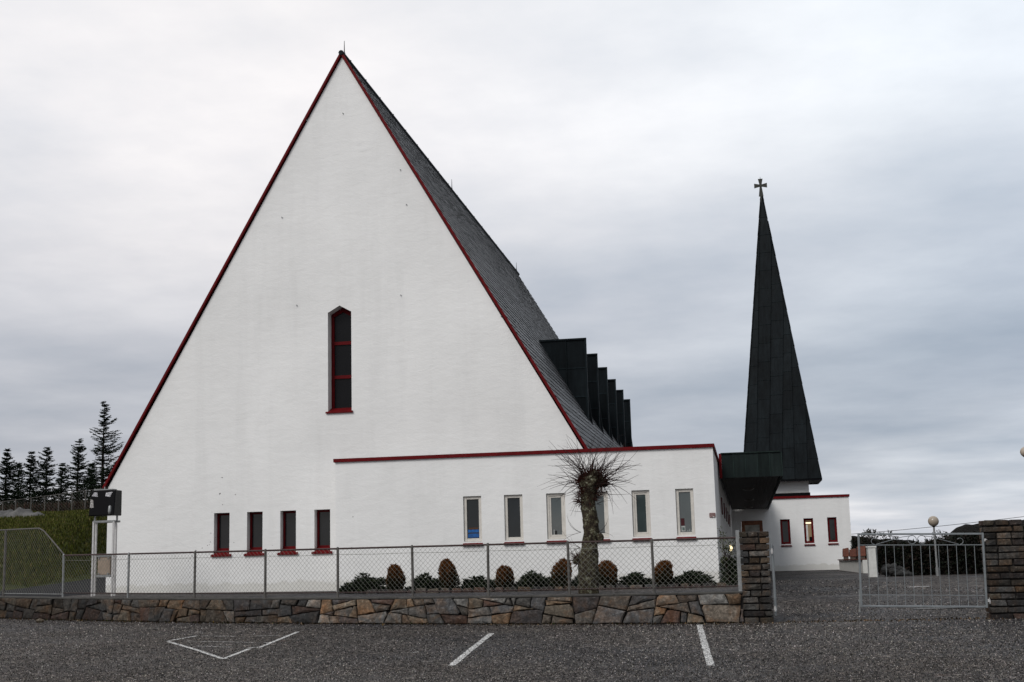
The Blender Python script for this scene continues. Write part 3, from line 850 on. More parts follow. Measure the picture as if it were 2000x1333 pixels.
# fist sized stone and leaf litter in front of wall
st = MB()
def lump(mb, c, r, col=(1, 1, 1), sq=.8, seed=0, n=10, m_=7):
    rr_ = random.Random(seed); ph = [rr_.uniform(0, 6.28) for _ in range(6)]
    base = len(mb.v)
    for i in range(m_+1):
        th = math.pi*i/m_
        for k in range(n):
            a = 2*math.pi*k/n
            rad = r*(1+.18*math.sin(2*a+ph[0])+.12*math.sin(3*a+ph[1]+2*th)+.1*math.sin(3*th+ph[2]))
            mb.v.append((c[0]+rad*math.sin(th)*math.cos(a), c[1]+rad*math.sin(th)*math.sin(a), c[2]+rad*sq*math.cos(th)))
    for i in range(m_):
        for k in range(n):
            k2 = (k+1) % n; mb.f.append((base+i*n+k, base+(i+1)*n+k, base+(i+1)*n+k2, base+i*n+k2)); mb.m.append(0); mb.c.append(col)
p = hit(zlot, 1321, 1216); lump(st, (p.x, p.y, p.z+.06), .085, (.03, .028, .025), .8, 3)
tag(recenter(st.build('loose_stone', STONE), p), 'dark loose stone lying at the foot of the stone wall', 'stone')
p = hit(zlot, 78, 1217); st = MB(); lump(st, (p.x, p.y, p.z+.04), .11, (.10, .085, .065), .5, 5)
tag(recenter(st.build('loose_stone', STONE), p), 'flat pale brown stone on the asphalt at the left end of the wall', 'stone')

lt = MB(); rr = random.Random(55)
for k in range(1500):
    x = rr.uniform(-19, -.3); y = Yw(x)-.17-(rr.random()**3)*.55; z = zlot(x, y)+.004; g = rr.uniform(.5, 1.4)
    c = rr.choice([(.05, .03, .012), (.03, .02, .012), (.03, .036, .010), (.022, .030, .008), (.10, .065, .02)]); d = V((rr.uniform(-1, 1), rr.uniform(-1, .3), rr.uniform(0, .9))).normalized()
    q = V((x, y, z)); L_l = rr.uniform(.02, .055); s_ = d.cross(V((0, 0, 1))).normalized()*L_l*.35
    lt.face([q, q+d*L_l*.5-s_, q+d*L_l, q+d*L_l*.5+s_], 0, tuple(q_*g for q_ in c))
lto = lt.build('leaf_litter', m_attr('dead_leaves', .9, 40, .3, .2, .003, .05)); lto['kind'] = 'stuff'; lto['label'] = 'leaf litter and weeds along the foot of the stone wall'; lto['category'] = 'litter'

# ================================================================== GATE PILLARS
def pillar(x0, x1, y0, y1, z0, z1, nc, seed, label):
    t = thing('gate_pillar', label, 'pillar', ((x0+x1)/2, y0, z0), 'stone gate pillars')
    rr = random.Random(seed)
    co_ = MB(); co_.box((x0+.045, y0+.045, z0-.3), (x1-.045, y1-.045, z1-.03)); co_.build('mortar_core', MORTAR, t)
    mb = MB(); h = (z1-z0)/nc
    def block(xa, xb, ya, yb, za, zb, col):
        j = lambda s=.017: rr.uniform(-s, s)
        c = .014
        P = [(xa+j(), ya+j(), za+j(.006)), (xb+j(), ya+j(), za+j(.006)), (xb+j(), yb+j(), za+j(.006)), (xa+j(), yb+j(), za+j(.006)),
             (xa+j(), ya+j(), zb+j(.006)), (xb+j(), ya+j(), zb+j(.006)), (xb+j(), yb+j(), zb+j(.006)), (xa+j(), yb+j(), zb+j(.006))]
        mb.hexa(P, 0, col)
    for r in range(nc):
        za = z0+r*h+.010; zb = za+h-.022+rr.uniform(-.006, .004)
        if r == nc-1: zb = za+h*rr.uniform(.7, 1.)
        xm = x0+(x1-x0)*rr.choice([.3, .42, .55, .66, .72])
        xm2 = x0+(x1-x0)*rr.choice([.35, .5, .65]); ym = y0+(y1-y0)*rr.uniform(.35, .65)
        segs = [(x0, xm-.010), (xm+.010, x1)]
        if rr.random() < .22: a_ = x0+(x1-x0)*.28; b_ = x0+(x1-x0)*.66; segs = [(x0, a_-.01), (a_+.01, b_-.01), (b_+.01, x1)]
        for a, b in segs:
            k = rr.uniform(.2, .62); col = tuple(c*k for c in rr.choice(STC)); block(a, b, y0-rr.uniform(0, .02), y0+.2, za, zb, col)
        for a, b in ((x0, xm2-.01), (xm2+.01, x1)):
            k = rr.uniform(.2, .62); col = tuple(c*k for c in rr.choice(STC)); block(a, b, y1-.2, y1, za, zb, col)
        for xa, xb in ((x0, x0+.2), (x1-.2, x1)):
            k = rr.uniform(.2, .62); col = tuple(c*k for c in rr.choice(STC)); block(xa+.001, xb-.001, y0+.215, y1-.215, za, zb, col)
    mb.build('stone_blocks', STONE, t, bevel=.013)
    return t
a = PY(1453, 1208, 25.2)
P1X0 = a.x; P1Y = a.y; P1X1 = PY(1510, 1206, P1Y).x
P1Z1 = PY(1475, 1037, P1Y).z
pillar(P1X0, P1X1, P1Y, P1Y+.55, zlot(P1X0, P1Y)-.02, P1Z1, 14, 5, 'left stone gate pillar at the end of the chain link fence')
P2Y = 25.0; a = PY(1937, 1196, P2Y); P2X0 = a.x
P2Z0 = zlot(P2X0, P2Y); P2Z1 = PY(1922, 1015, P2Y).z; P2X1 = P2X0+.66
pillar(P2X0, P2X1, P2Y, P2Y+.6, min(P2Z0, a.z)-.02, P2Z1, 15, 9, 'right stone gate pillar at the edge of the picture')

# ================================================================== GATES
def gate_leaf(origin, ang, W, H, label, tilt=0, hinge_right=True):
    """leaf built in local coords: x from hinge to free end, z up"""
    t = thing('metal_gate', label, 'gate', origin, 'galvanised driveway gates')
    t['_o'] = (0, 0, 0)
    t.rotation_euler = (0, tilt, ang)
    T = .038
    mb = MB()
    mb.beam((0, 0, 0), (0, 0, H), T, T); mb.beam((W, 0, 0), (W, 0, H), T, T)
    mb.beam((T/2+.001, 0, H-T/2), (W-T/2-.001, 0, H-T/2), T-.004, T-.004); mb.beam((T/2+.001, 0, T/2), (W-T/2-.001, 0, T/2), T-.004, T-.004)
    mb.build('frame', GATEM, t, bevel=.006)
    mb = MB(); zr = H-.215; mb.beam((T/2, 0, zr), (W-T/2, 0, zr), .010, .014); mb.beam((T/2, 0, .22), (W-T/2, 0, .22), .010, .012)
    mb.build('cross_rail', GATEM, t)
    n = 14
    for i in range(1, n):
        b = MB(); x = W*i/n; b.tube([(x, 0, T-.003), (x, 0, zr-.012)], .006, 6); b.build('bar', GATEM, t)
    mb = MB()
    def arc(cx, cz, r, a0, a1, n=14): return [(cx+r*math.cos(a0+(a1-a0)*i/n), 0, cz+r*math.sin(a0+(a1-a0)*i/n)) for i in range(n+1)]
    m = W/2+.06; zc = zr+.095
    for s_ in (-1, 1):
        mb.tube(arc(m+s_*.085, zc, .075, 0, 2*math.pi, 20), .006, 5)
        x1_ = m+s_*.72; 
        mb.tube([(m+s_*.06, 0, zc+.075), (m+s_*.25, 0, zc+.05), (x1_, 0, zr+.012)], .006, 5)
        mb.tube(arc(x1_+s_*.03, zr+.065, .055, -math.pi/2, -math.pi/2+s_*4.0), .006, 5)
    mb.build('scrollwork', GATEM, t)
    for z in (.13, H-.13):
        mb = MB(); mb.box((-.07, -.02, z-.025), (-.02, .02, z+.025)); mb.tube([(-.06, 0, z-.05), (-.06, 0, z+.05)], .016, 8)
        mb.build('hinge', STEEL, t)
    mb = MB(); mb.beam((W+.03, 0, -.09), (W+.03, 0, .32), .016, .016); mb.box((W+.0, -.012, .1), (W+.05, .012, .14)); mb.build('drop_bolt', GALV, t)
    return t
a = PY(1928.5, 1188, 25.0); b = PY(1684, 1199, 25.0); tp_ = PY(1914, 1041, 25.0)
gw = math.hypot(b.x-a.x, b.z-a.z); gh = (tp_-a).length
gate_leaf((a.x, 25.05, a.z), math.pi, gw, gh, 'closed galvanised gate with scrolls hanging on the right pillar', tilt=math.atan2((b.z-a.z), (a.x-b.x)))
a = PY(1512, 1203, P1Y+.1)
gate_leaf((P1X1+.05, P1Y+.08, a.z), math.radians(88.6), gw, PY(1505, 1063, P1Y+.1).z-a.z, 'open galvanised gate seen edge on beside the left pillar')

# ================================================================== CHAIN LINK FENCE
fen = thing('chain_link_fence', 'chain link fence with weathered posts on top of the stone wall', 'fence', (-9, 26.5, .57))
FP = []
for px, t, b in [(122, 1081, 1166), (250, 1077, 1166), (380, 1077, 1171), (518, 1075, 1176), (660, 1072, 1171), (806, 1066, 1168), (955, 1061, 1165), (1112, 1055, 1160), (1277, 1052, 1154), (1446, 1041, 1150)]:
    p = wall_hit(px, b); FP.append(p)
FH = [1.04]*9+[1.06]
def posz(i): return ztop(FP[i].x)
for i, p in enumerate(FP):
    mb = MB(); z0 = posz(i)-.03
    y = Yw(p.x)
    H = FH[i]
    if i == 9: mb.beam((p.x, y, z0), (p.x, y, z0+H+.10), .07, .07)
    else: mb.tube([(p.x+R_.uniform(-.01, .01), y, z0), (p.x, y, z0+H-.01), (p.x, y, z0+H+.015)], [.027, .027, .018], 10)
    mb.build('post', GALV if i in (0, 1, 9) else POSTM, fen)
def wires(mb, a, b, z0a, z0b, h, pitch=.105, r=.0026, top=None):
    """woven diagonals between posts a and b, clipped to the panel; z rises by h above base"""
    L = (V((b[0], b[1], 0))-V((a[0], a[1], 0))).length
    def P(u, v, o): 
        t = u/L; return V((a[0]+(b[0]-a[0])*t, a[1]+(b[1]-a[1])*t+o, z0a+(z0b-z0a)*t+v))
    H_ = lambda u: h if top is None else top(u)
    hm = h if top is None else max(top(0), top(L))
    n = int((L+hm)/pitch)+2
    for sgn in (1, -1):
        for i in range(-int(hm/pitch)-2, n):
            u0 = i*pitch; seg = []
            K = max(6, int(hm/pitch*2)); prev = None
            lo = None
            N_ = 24
            for k in range(N_+1):
                v = hm*k/N_; u = u0+v if sgn == 1 else u0+v
                uu = u if sgn == 1 else L-u
                if -.001 <= uu <= L+.001 and v <= H_(uu)+.001: seg.append((uu, v))
            if len(seg) < 2: continue
            p, q = seg[0], seg[-1]
            # slight bow, crimped crossings alternate front/back
            m_ = ((p[0]+q[0])/2, (p[1]+q[1])/2)
            mb.tube([P(*p, .004*sgn), P(*m_, .006*sgn), P(*q, .004*sgn)], r, 3, cap=False)
for i in range(9):
    a, b = FP[i], FP[i+1]; za, zb_ = posz(i), posz(i+1); H = FH[i]
    mb = MB(); wires(mb, (a.x, Yw(a.x)-.03), (b.x, Yw(b.x)-.03), za+.10, zb_+.10, H-.16)
    mb.build('mesh_panel', WIREM, fen)
    mb = MB(); d = V((b.x-a.x, Yw(b.x)-Yw(a.x), 0)).normalized()*.03
    mb.tube([V((a.x, Yw(a.x), za+H-.05))+d, V((b.x, Yw(b.x), zb_+H-.05))-d], .019, 8); mb.build('top_rail', RAILM, fen)
    mb = MB(); mb.tube([V((a.x, Yw(a.x), za+.10))+d, V((b.x, Yw(b.x), zb_+.10))-d], .013, 6); mb.build('bottom_rail', RAILM, fen)
    mb = MB(); z_ = H-.17; mb.tube([V((a.x, Yw(a.x)-.02, za+z_))+d, V(((a.x+b.x)/2, Yw((a.x+b.x)/2)-.02, (za+zb_)/2+z_-.01)), V((b.x, Yw(b.x)-.02, zb_+z_))-d], .004, 5); mb.build('tension_wire', WIREM, fen)
# taller end panel on the left with a raking rail
pA = wall_hit(7, 1161); zA = ztop(pA.x); HT = PY(9, 1034, Yw(pA.x)).z-zA
def tallfn(u, L, h1=1.02):
    brk = L*.62
    return HT-.02 if u < brk else HT-.02-(HT-.02-h1)*(u-brk)/(L-brk)
p0 = FP[0]; L = (V((p0.x-pA.x, Yw(p0.x)-Yw(pA.x), 0))).length
mb = MB(); mb.tube([(pA.x, Yw(pA.x), zA-.03), (pA.x, Yw(pA.x), zA+HT)], .032, 10); mb.build('post', POSTM, fen)
mb = MB(); wires(mb, (pA.x, Yw(pA.x)-.03), (p0.x, Yw(p0.x)-.03), zA+.06, posz(0)+.06, 1.4, top=lambda u: tallfn(u, L)-.06); mb.build('mesh_panel', WIREM, fen)
def pt(u, v): t = u/L; return V((pA.x+(p0.x-pA.x)*t, Yw(pA.x)+(Yw(p0.x)-Yw(pA.x))*t, zA+(posz(0)-zA)*t+v))
mb = MB(); mb.tube([pt(0, tallfn(0, L)), pt(L*.58, tallfn(L*.5, L)), pt(L*.66, tallfn(L*.66, L)), pt(L, 1.02)], .018, 8); mb.build('top_rail', POSTM, fen)
mb = MB(); mb.tube([pt(0, .07), pt(L, .07)], .013, 6); mb.build('bottom_rail', GALV, fen)
xa = -20.2; za = ztop(xa)
mb = MB(); wires(mb, (xa, Yw(xa)-.03), (pA.x, Yw(pA.x)-.03), za+.06, zA+.06, HT-.1); mb.build('mesh_panel', WIREM, fen)
mb = MB(); mb.tube([(xa, Yw(xa), za+HT-.02), (pA.x, Yw(pA.x), zA+HT-.02)], .018, 8); mb.build('top_rail', POSTM, fen)
mb = MB(); mb.tube([(xa, Yw(xa), za-.03), (xa, Yw(xa), za+HT)], .032, 10); mb.build('post', GALV, fen)

# ================================================================== FOLIAGE
def rnd_dir(rr):
    while True:
        v = V((rr.uniform(-1, 1), rr.uniform(-1, 1), rr.uniform(-1, 1)))
        if .05 < v.length < 1: return v.normalized()
def leaf(mb, p, d, L, w, col, rr, curl=.25):
    d = d.normalized(); s_ = d.cross(rnd_dir(rr)); 
    if s_.length < .01: s_ = V((1, 0, 0))
    s_ = s_.normalized()*w/2; n_ = d.cross(s_).normalized()
    m_ = p+d*L*.5+n_*L*curl*.3
    mb.face([p, m_-s_, p+d*L, m_+s_], 0, col)

def low_shrub(px0, px1, ptop, pbot, Y, seed, label, group='low evergreen shrubs along the annex wall'):
    a = PY(px0, pbot, Y); b = PY(px1, pbot, Y); tz = PY((px0+px1)/2, ptop, Y).z
    cx_, w, z0 = (a.x+b.x)/2, (b.x-a.x)/2, min(a.z, zyard(a.x, Y))
    h = tz-z0; rr = random.Random(seed); t = thing('low_shrub', label, 'shrub', (cx_, Y, z0), group)
    st = MB(); mb = MB()
    lobes = [(rr.uniform(-.8, .8), rr.uniform(-.35, .35), rr.uniform(.6, 1.05)) for _ in range(9)]+[(0, 0, 1.05), (-.85, 0, .45), (.85, 0, .45)]
    for k in range(int(640*w/.5)):
        lx, ly, lh = rr.choice(lobes); lh *= (1-.55*lx*lx)
        an_ = rr.uniform(0, 6.28); ra = rr.random()**.5*.30
        x = cx_+(lx*.85)*w+math.cos(an_)*ra*w; y = Y+ly+math.sin(an_)*ra*.6
        z = z0+h*lh*(.02+.93*rr.random()**.8)*(1-.5*(ra/.26)**2*.4)
        nL = rr.randint(5, 8); ax = V((rr.uniform(-.5, .5), rr.uniform(-.6, .3), 1)).normalized()
        base = V((x, y, z)); g = rr.uniform(.5, 1.3)
        if rr.random() < .1: st.tube([V((cx_+lx*w*.6, Y+ly*.5, z0)), base], .006, 4)
        for q in range(nL):
            d = (V((math.cos(q*6.28/nL+g), math.sin(q*6.28/nL+g), rr.uniform(-.1, .7)))+ax*.3)
            col = (.010*g, .018*g, .007*g) if rr.random() > .1 else (.028, .036, .012)
            leaf(mb, base, d, rr.uniform(.07, .12), rr.uniform(.025, .038), col, rr)
    st.build('stems', TWIG, t); mb.build('foliage', LEAF, t)
    return t
sh = [(664, 757, 1119, 1152, 30.7, 'low dark green shrub at the left end of the annex bed'),
      (795, 866, 1121, 1151, 31.0, 'low dark shrub between the first two round conifers'),
      (897, 972, 1124, 1149, 31.0, 'flat dark shrub left of the third round conifer'),
      (1003, 1083, 1117, 1148, 31.0, 'spreading dark shrub left of the pollarded tree and its conifer'),
      (1113, 1150, 1126, 1147, 30.8, 'small dark shrub right behind the pollarded trunk'),
      (1205, 1285, 1117, 1147, 30.8, 'low dark shrub between the two right hand conifers'),
      (1306, 1398, 1115, 1146, 30.8, 'wide low shrub at the right corner of the annex')]
for i, s_ in enumerate(sh): low_shrub(*s_[:5], 60+i, s_[5])

def dome_conifer(pxc, pw, ptop, pbot, Y, seed, label, point=False):
    a = PY(pxc, pbot, Y); tz = PY(pxc, ptop, Y).z; r = pw/2/2563*Y*1.02; z0 = min(a.z, zyard(a.x, Y))-.02; h = tz-z0
    rr = random.Random(seed); t = thing('round_conifer', label, 'conifer', (a.x, Y, z0), 'small clipped conifers along the annex wall')
    mb = MB(); st = MB(); st.tube([(a.x, Y, z0), (a.x, Y, z0+h*.7)], [.03, .012], 6); st.build('stem', TWIG, t)
    lump_ = MB(); lean = (rr.uniform(-.09, .09), rr.uniform(-.05, .05)); vmax = rr.uniform(.42, .6)
    ph = [rr.uniform(0, 6) for _ in range(5)]
    for k in range(5200):
        v = rr.random()**.8; an_ = rr.uniform(0, 6.283)
        prof = (math.sin(math.pi*min(1, (.10+.90*v)))**.45 if v < .5 else (1-((v-.5)/.5)**(1.6 if point else 2.6))**.5) if v < 1 else 0
        prof *= 1+.12*math.sin(3*an_+ph[0]+4*v)+.09*math.sin(5*an_+ph[1]+6*v)+.06*math.sin(11*v+ph[3])
        rad = r*prof*(rr.uniform(.75, 1.0) if rr.random() < .6 else rr.uniform(.1, .75))
        p = V((a.x+lean[0]*v*v+rad*math.cos(an_), Y+rad*math.sin(an_), z0+h*v*(.97+.06*math.sin(4*an_+ph[4]))))
        out = V((math.cos(an_)*.5, math.sin(an_)*.5, .9+v*.4))
        br = sstep((v-.38+rr.uniform(-.28, .28)+.10*math.sin(2*an_+ph[2]))/.45)
        g = rr.uniform(.6, 1.35)
        c0 = V((.013, .014, .005)); c1 = V((.125, .043, .011)); c = c0.lerp(c1, br*.9)*g
        leaf(mb, p, out+rnd_dir(rr)*.5, rr.uniform(.04, .08)*(1.5 if rr.random() < .08 else 1), .024, tuple(c), rr)
    mb.build('foliage', NEEDLE, t)
dc = [(774, 32, 1108, 1150, 30.6, 'small brown tipped round conifer, leftmost beside the first shrub', 0),
      (878.5, 34, 1097, 1152, 30.6, 'tallest brown tipped egg shaped conifer with a pointed top', 1),
      (986.5, 33, 1110, 1148, 30.6, 'squat brown topped conifer below the second annex window', 0),
      (1097, 34, 1097, 1146, 30.4, 'orange brown conifer standing left of the pollarded trunk', 0),
      (1187, 37, 1100, 1147, 30.4, 'orange brown conifer standing right of the pollarded trunk', 0),
      (1296, 33, 1100, 1146, 30.4, 'brown topped conifer behind the second fence post from the gate', 0)]
for i, d_ in enumerate(dc): dome_conifer(*d_[:5], 90+i, d_[5], d_[6])

# planting bed: soil and rough edging stones
mb = MB()
for i in range(40):
    x0 = -8.6+i*.2; x1 = x0+.2
    for j in range(8):
        y0 = 30.1+j*.36; y1 = y0+.36
        def zz(x, y): return zyard(x, y)+.05+.03*math.sin(x*7+y*3)*math.sin(y*5.)
        mb.face([(x0, y0, zz(x0, y0)), (x1, y0, zz(x1, y0)), (x1, y1, zz(x1, y1)), (x0, y1, zz(x0, y1))])
struct(mb.build('planting_bed', SOIL, smooth=True))
rr = random.Random(77)
ed = MB(); x = -8.8
while x < -.7:
    w = rr.uniform(.18, .34); g = rr.uniform(.4, 1.); c = tuple(q*g*.8 for q in rr.choice(STC)); y = 29.95+rr.uniform(-.03, .03); z = zyard(x, y)
    ed.hexa([(x, y, z-.05), (x+w-.02, y+rr.uniform(-.02, .02), z-.05), (x+w-.02, y+.16, z-.05), (x, y+.16, z-.05),
             (x+.02, y+.02, z+.09+rr.uniform(-.02, .03)), (x+w-.04, y+.02, z+.09+rr.uniform(-.02, .03)), (x+w-.04, y+.14, z+.09), (x+.02, y+.14, z+.09)], 0, c)
    x += w
tag(recenter(ed.build('bed_edging', STONE, bevel=.015), (-5, 30, .55)), 'row of rough edging stones in front of the shrub bed', 'edging')

# ---- pollarded tree
TB = wall_hit(1150, 1158); TB = V((PY(1150, 1150, 26.3).x, 26.35, .55))
tt = thing('pollarded_tree', 'pollarded leafless tree with lichen covered trunk and spray of thin shoots', 'tree', TB)
sc_ = 26.3/2563
def TP(px, py, y=26.35): return PY(px, py, y)
rr = random.Random(4)
path = [(1150, 1175, 21), (1149, 1150, 20), (1149, 1120, 19.5), (1148, 1090, 18.5), (1152, 1062, 15), (1155, 1040, 14.5), (1154, 1020, 14.5), (1151, 1000, 14), (1149, 980, 14), (1151, 962, 16), (1154, 945, 19), (1157, 932, 17), (1160, 922, 10)]
mb = MB(); base = 0; NR = 20; rings = []
fine = []
for (a, b) in zip(path, path[1:]):
    for k in range(4): t = k/4; fine.append(tuple(a[i]+(b[i]-a[i])*t for i in range(3)))
fine.append(path[-1])
for i, (px, py, r) in enumerate(fine):
    c = TP(px, py); 
    for k in range(NR):
        an_ = 2*math.pi*k/NR
        rad = r*sc_*(1+.06*math.sin(3*an_+i*.13)+.06*math.sin(5*an_-i*.9)+.05*math.sin(9*an_+i*.2)+rr.uniform(-.08, .08))
        mb.v.append((c.x+rad*math.cos(an_), c.y+rad*math.sin(an_), c.z))
for i in range(len(fine)-1):
    for k in range(NR):
        k2 = (k+1) % NR; mb.f.append((i*NR+k, i*NR+k2, (i+1)*NR+k2, (i+1)*NR+k)); mb.m.append(0); mb.c.append((1, 1, 1))
mb.f.append(tuple((len(fine)-1)*NR+k for k in range(NR))); mb.m.append(0); mb.c.append((1, 1, 1))
for (px, py, r, dy) in ((1141, 945, 9, -.08), (1172, 938, 10, 0), (1150, 935, 10, .1), (1128, 1095, 8, -.03), (1172, 1050, 8, -.08), (1160, 925, 8, -.05), (1180, 945, 7, 0.05)):
    c = TP(px, py, 26.35+dy); lump(mb, c, r*sc_, (1, 1, 1), .9, int(px), 12, 8)
mb.build('trunk', BARK, tt, smooth=True)
tw_ = MB()
def shoot(o, d, L, r=.0065, droop=.0, n=7):
    p = V(o); pts = [p.copy()]; d = d.normalized(); bend = rnd_dir(rr)*.30
    for i in range(n):
        d = (d+bend*.5+rnd_dir(rr)*.09+V((0, 0, -droop+ .05*rr.uniform(-1, 1)))).normalized(); p = p+d*L/n; pts.append(p.copy())
    tw_.tube(pts, [r*(1-.75*i/n) for i in range(n+1)], 4)
    if L > .5 and rr.random() < .5:
        k = rr.randint(2, 4); dd = (d+rnd_dir(rr)*.7).normalized(); q = pts[k].copy(); pp = [q.copy()]
        for i in range(3): q = q+dd*L*.14; dd = (dd+rnd_dir(rr)*.1).normalized(); pp.append(q.copy())
        tw_.tube(pp, [r*.55, r*.45, r*.35, r*.2], 3)
heads = [(1141, 942, 8), (1156, 932, 10), (1172, 938, 9), (1153, 950, 14)]
for k in range(165):
    px, py, r = rr.choice(heads)
    o = TP(px+rr.uniform(-r, r)*.7, py+rr.uniform(-r, r)*.6, 26.35+rr.uniform(-.12, .12))
    an_ = math.radians(rr.uniform(-58, 238)) if rr.random() < .8 else math.radians(rr.uniform(40, 140))
    d = V((math.cos(an_), rr.uniform(-.7, .7), math.sin(an_)))
    L = rr.uniform(.45, 1.15)
    if math.sin(an_) < -.1: L *= .8
    shoot(o, d, L, rr.uniform(.0055, .009), .03 if math.sin(an_) > .3 else (-.05 if rr.random() < .6 else .04))
for k in range(26):
    px, py, s_ = rr.choice([(1135, 1040, -1), (1136, 1090, -1), (1135, 1098, -1), (1168, 1062, 1), (1168, 1040, 1), (1140, 1000, -1), (1165, 985, 1), (1133, 1070, -1)])
    o = TP(px, py, 26.3); shoot(o, V((s_, rr.uniform(-.8, .4), rr.uniform(-.25, .6))), rr.uniform(.25, .62), .0045, -.03)
for k in range(330):
    px, py, r = rr.choice(heads+[(1140, 965, 10), (1165, 962, 10)]); dv = rnd_dir(rr); dv.z *= .6
    shoot(TP(px, py, 26.35)+dv*r*sc_, dv+V((0, 0, rr.uniform(-.7, .7))), rr.uniform(.12, .36), .0042, .03, 4)
tw_.build('shoots', TWIG, tt)
# short reddish stubs crowding the knuckles
stb = MB()
for k in range(900):
    px, py, r = rr.choice(heads+[(1132, 1094, 6), (1150, 965, 12), (1140, 975, 8)])
    dv = rnd_dir(rr); c = TP(px, py, 26.35)+dv*r*sc_*rr.uniform(.9, 1.5)
    e = c+(dv+V((0, 0, .3))).normalized()*rr.uniform(.05, .17)
    g = rr.uniform(.5, 1.3); stb.tube([c, e], [.008, .003], 3, 0, (.050*g, .014*g, .009*g), cap=False)
stb.build('knuckle_stubs', NEEDLE, tt)

# ---- corner climbing bush by the pillar
p = PY(1424, 1140, 31.5); z0 = zyard(p.x, 31.5)
t = thing('corner_bush', 'tall dark bush with sprawling stems between annex corner and gate pillar', 'bush', (p.x, 31.5, z0))
mb = MB(); st = MB(); rr = random.Random(31)
for k in range(420):
    v = rr.random(); an_ = rr.uniform(0, 6.28); ra = .28*(1-.35*v)*rr.random()**.5
    q = V((p.x+ra*math.cos(an_)+.03, 31.5+ra*math.sin(an_), z0+.02+v*.62)); g = rr.uniform(.5, 1.3)
    for j in range(4): leaf(mb, q, rnd_dir(rr)+V((0, -.2, .4)), rr.uniform(.05, .09), .028, (.012*g, .020*g, .007*g), rr)
for k, (ex, ey) in enumerate(((1405, 1033), (1412, 1042), (1440, 1052), (1428, 1058), (1404, 1062), (1436, 1075), (1410, 1095), (1420, 1070))):
    e = PY(ex, ey, 31.3); m_ = V((p.x+rr.uniform(-.1, .1), 31.4, z0+.7)); st.tube([(p.x, 31.5, z0), m_, m_.lerp(e, .5)+V((0, 0, -.06)), e], [.016, .010, .007, .004], 5)
    for j in range(34):
        q = e.lerp(m_, rr.random()*.45)+rnd_dir(rr)*.07; g = rr.uniform(.6, 1.5)
        leaf(mb, q, rnd_dir(rr), rr.uniform(.04, .075), .022, (.040*g, .050*g, .014*g), rr)
st.build('stems', TWIG, t); mb.build('foliage', LEAF, t)
# lit wall lamp behind the bush
p = PY(1427.5, 1071, 39.); lp = thing('wall_lamp', 'small glowing lamp beside the entrance path behind the bush', 'lamp', (ax1, 39., p.z))
mb = MB(); mb.box((ax1+.001, 38.97, p.z-.03), (p.x, 39.03, p.z+.02)); mb.build('bracket', BLACK, lp)
mb = MB(); mb.lathe([(0, -.10), (.035, -.07), (.045, 0), (.035, .07), (0, .10)], (p.x, 39., p.z), 12); mb.build('bulb', m_emit('warm_bulb', (1, .8, .45), 2.2), lp, smooth=True)

# ================================================================== LEFT SIDE: stand with floodlight
def SPt(px, py, Y=31.0): return PY(px, py, Y)
SY = 31.0
fl = thing('display_stand', 'shiny metal stand carrying a black glossy box beside the left church corner', 'stand', SPt(200, 1165))
z0 = zyard(-16, SY)-.02
xl = SPt(182, 1060).x; xr = SPt(221, 1060).x; zt1 = SPt(200, 1019).z; zbx = SPt(200, 1009).z
for x in (xl, xr):
    for y in (SY, SY+.14):
        mb = MB(); mb.beam((x, y, z0), (x, y, zt1), .045, .045); mb.build('leg', STEEL, fl, bevel=.005)
mb = MB(); mb.beam((xl, SY, zt1), (xr, SY, zt1), .05, .05); mb.beam((xl, SY+.32, zt1), (xr, SY+.32, zt1), .05, .05)
mb.beam((xl, SY, zt1), (xl, SY+.32, zt1), .045, .045); mb.beam((xr, SY, zt1), (xr, SY+.32, zt1), .045, .045)
for x in (xl-.03, xr+.03): mb.beam((x, SY+.12, zt1), (x, SY+.12, zt1+.42), .035, .035)
mb.build('top_frame', GALV, fl)
x0, x1 = SPt(178, 1000).x, SPt(227, 1000).x; zA_, zB_ = SPt(200, 1008).z, SPt(200, 958).z
mb = MB()
mb.hexa([(x0, SY-.14, zA_), (x1, SY-.14, zA_), (x1, SY+.30, zA_), (x0, SY+.30, zA_), (x0+.0, SY-.02, zB_), (x1-.02, SY-.02, zB_), (x1-.02, SY+.34, zB_), (x0, SY+.34, zB_)])
bx = mb.build('lamp_box', BLACK, fl, bevel=.02)
mb = MB(); n_ = V((0, -1, .2)).normalized()
def fp(u, v, o): 
    a = V((x0, SY-.14, zA_)).lerp(V((x1, SY-.14, zA_)), u); b = V((x0, SY-.02, zB_)).lerp(V((x1-.02, SY-.02, zB_)), u); return a.lerp(b, v)+n_*o
def fq(u0, v0, u1, v1, o, c): mb.face([fp(u0, v0, o), fp(u1, v0, o), fp(u1, v1, o), fp(u0, v1, o)], 0, c)
mb.face([fp(.05, .78, .004), fp(.30, .74, .004), fp(.26, .92, .004), fp(.12, .92, .004)], 0, (.25, .25, .28))
mb.face([fp(.60, .76, .004), fp(.80, .72, .004), fp(.88, .92, .004), fp(.62, .90, .004)], 0, (.30, .30, .32))
mb.face([fp(.02, .32, .004), fp(.18, .32, .004), fp(.12, .62, .004), fp(.02, .66, .004)], 0, (.16, .15, .14))
mb.build('reflector', m_attr('reflector_foil', .25, 9, .8, .6, .02, .8), bx)
mb = MB(); mb.lathe([(0, 0), (.045, .0), (.05, .08), (.04, .19), (.02, .22), (0, .22)], (x1-.12, SY-.10, zA_+.03), 14); mb.build('lamp_holder', GALV, bx, smooth=True)
mb = MB(); mb.box((x0+.05, SY+.02, zB_+.005), (x1-.12, SY+.25, zB_+.03)); mb.beam((x0+.3, SY+.1, zB_+.02), (x0+.3, SY+.1, zB_+.09), .02, .02); mb.build('lid', GALV, bx)
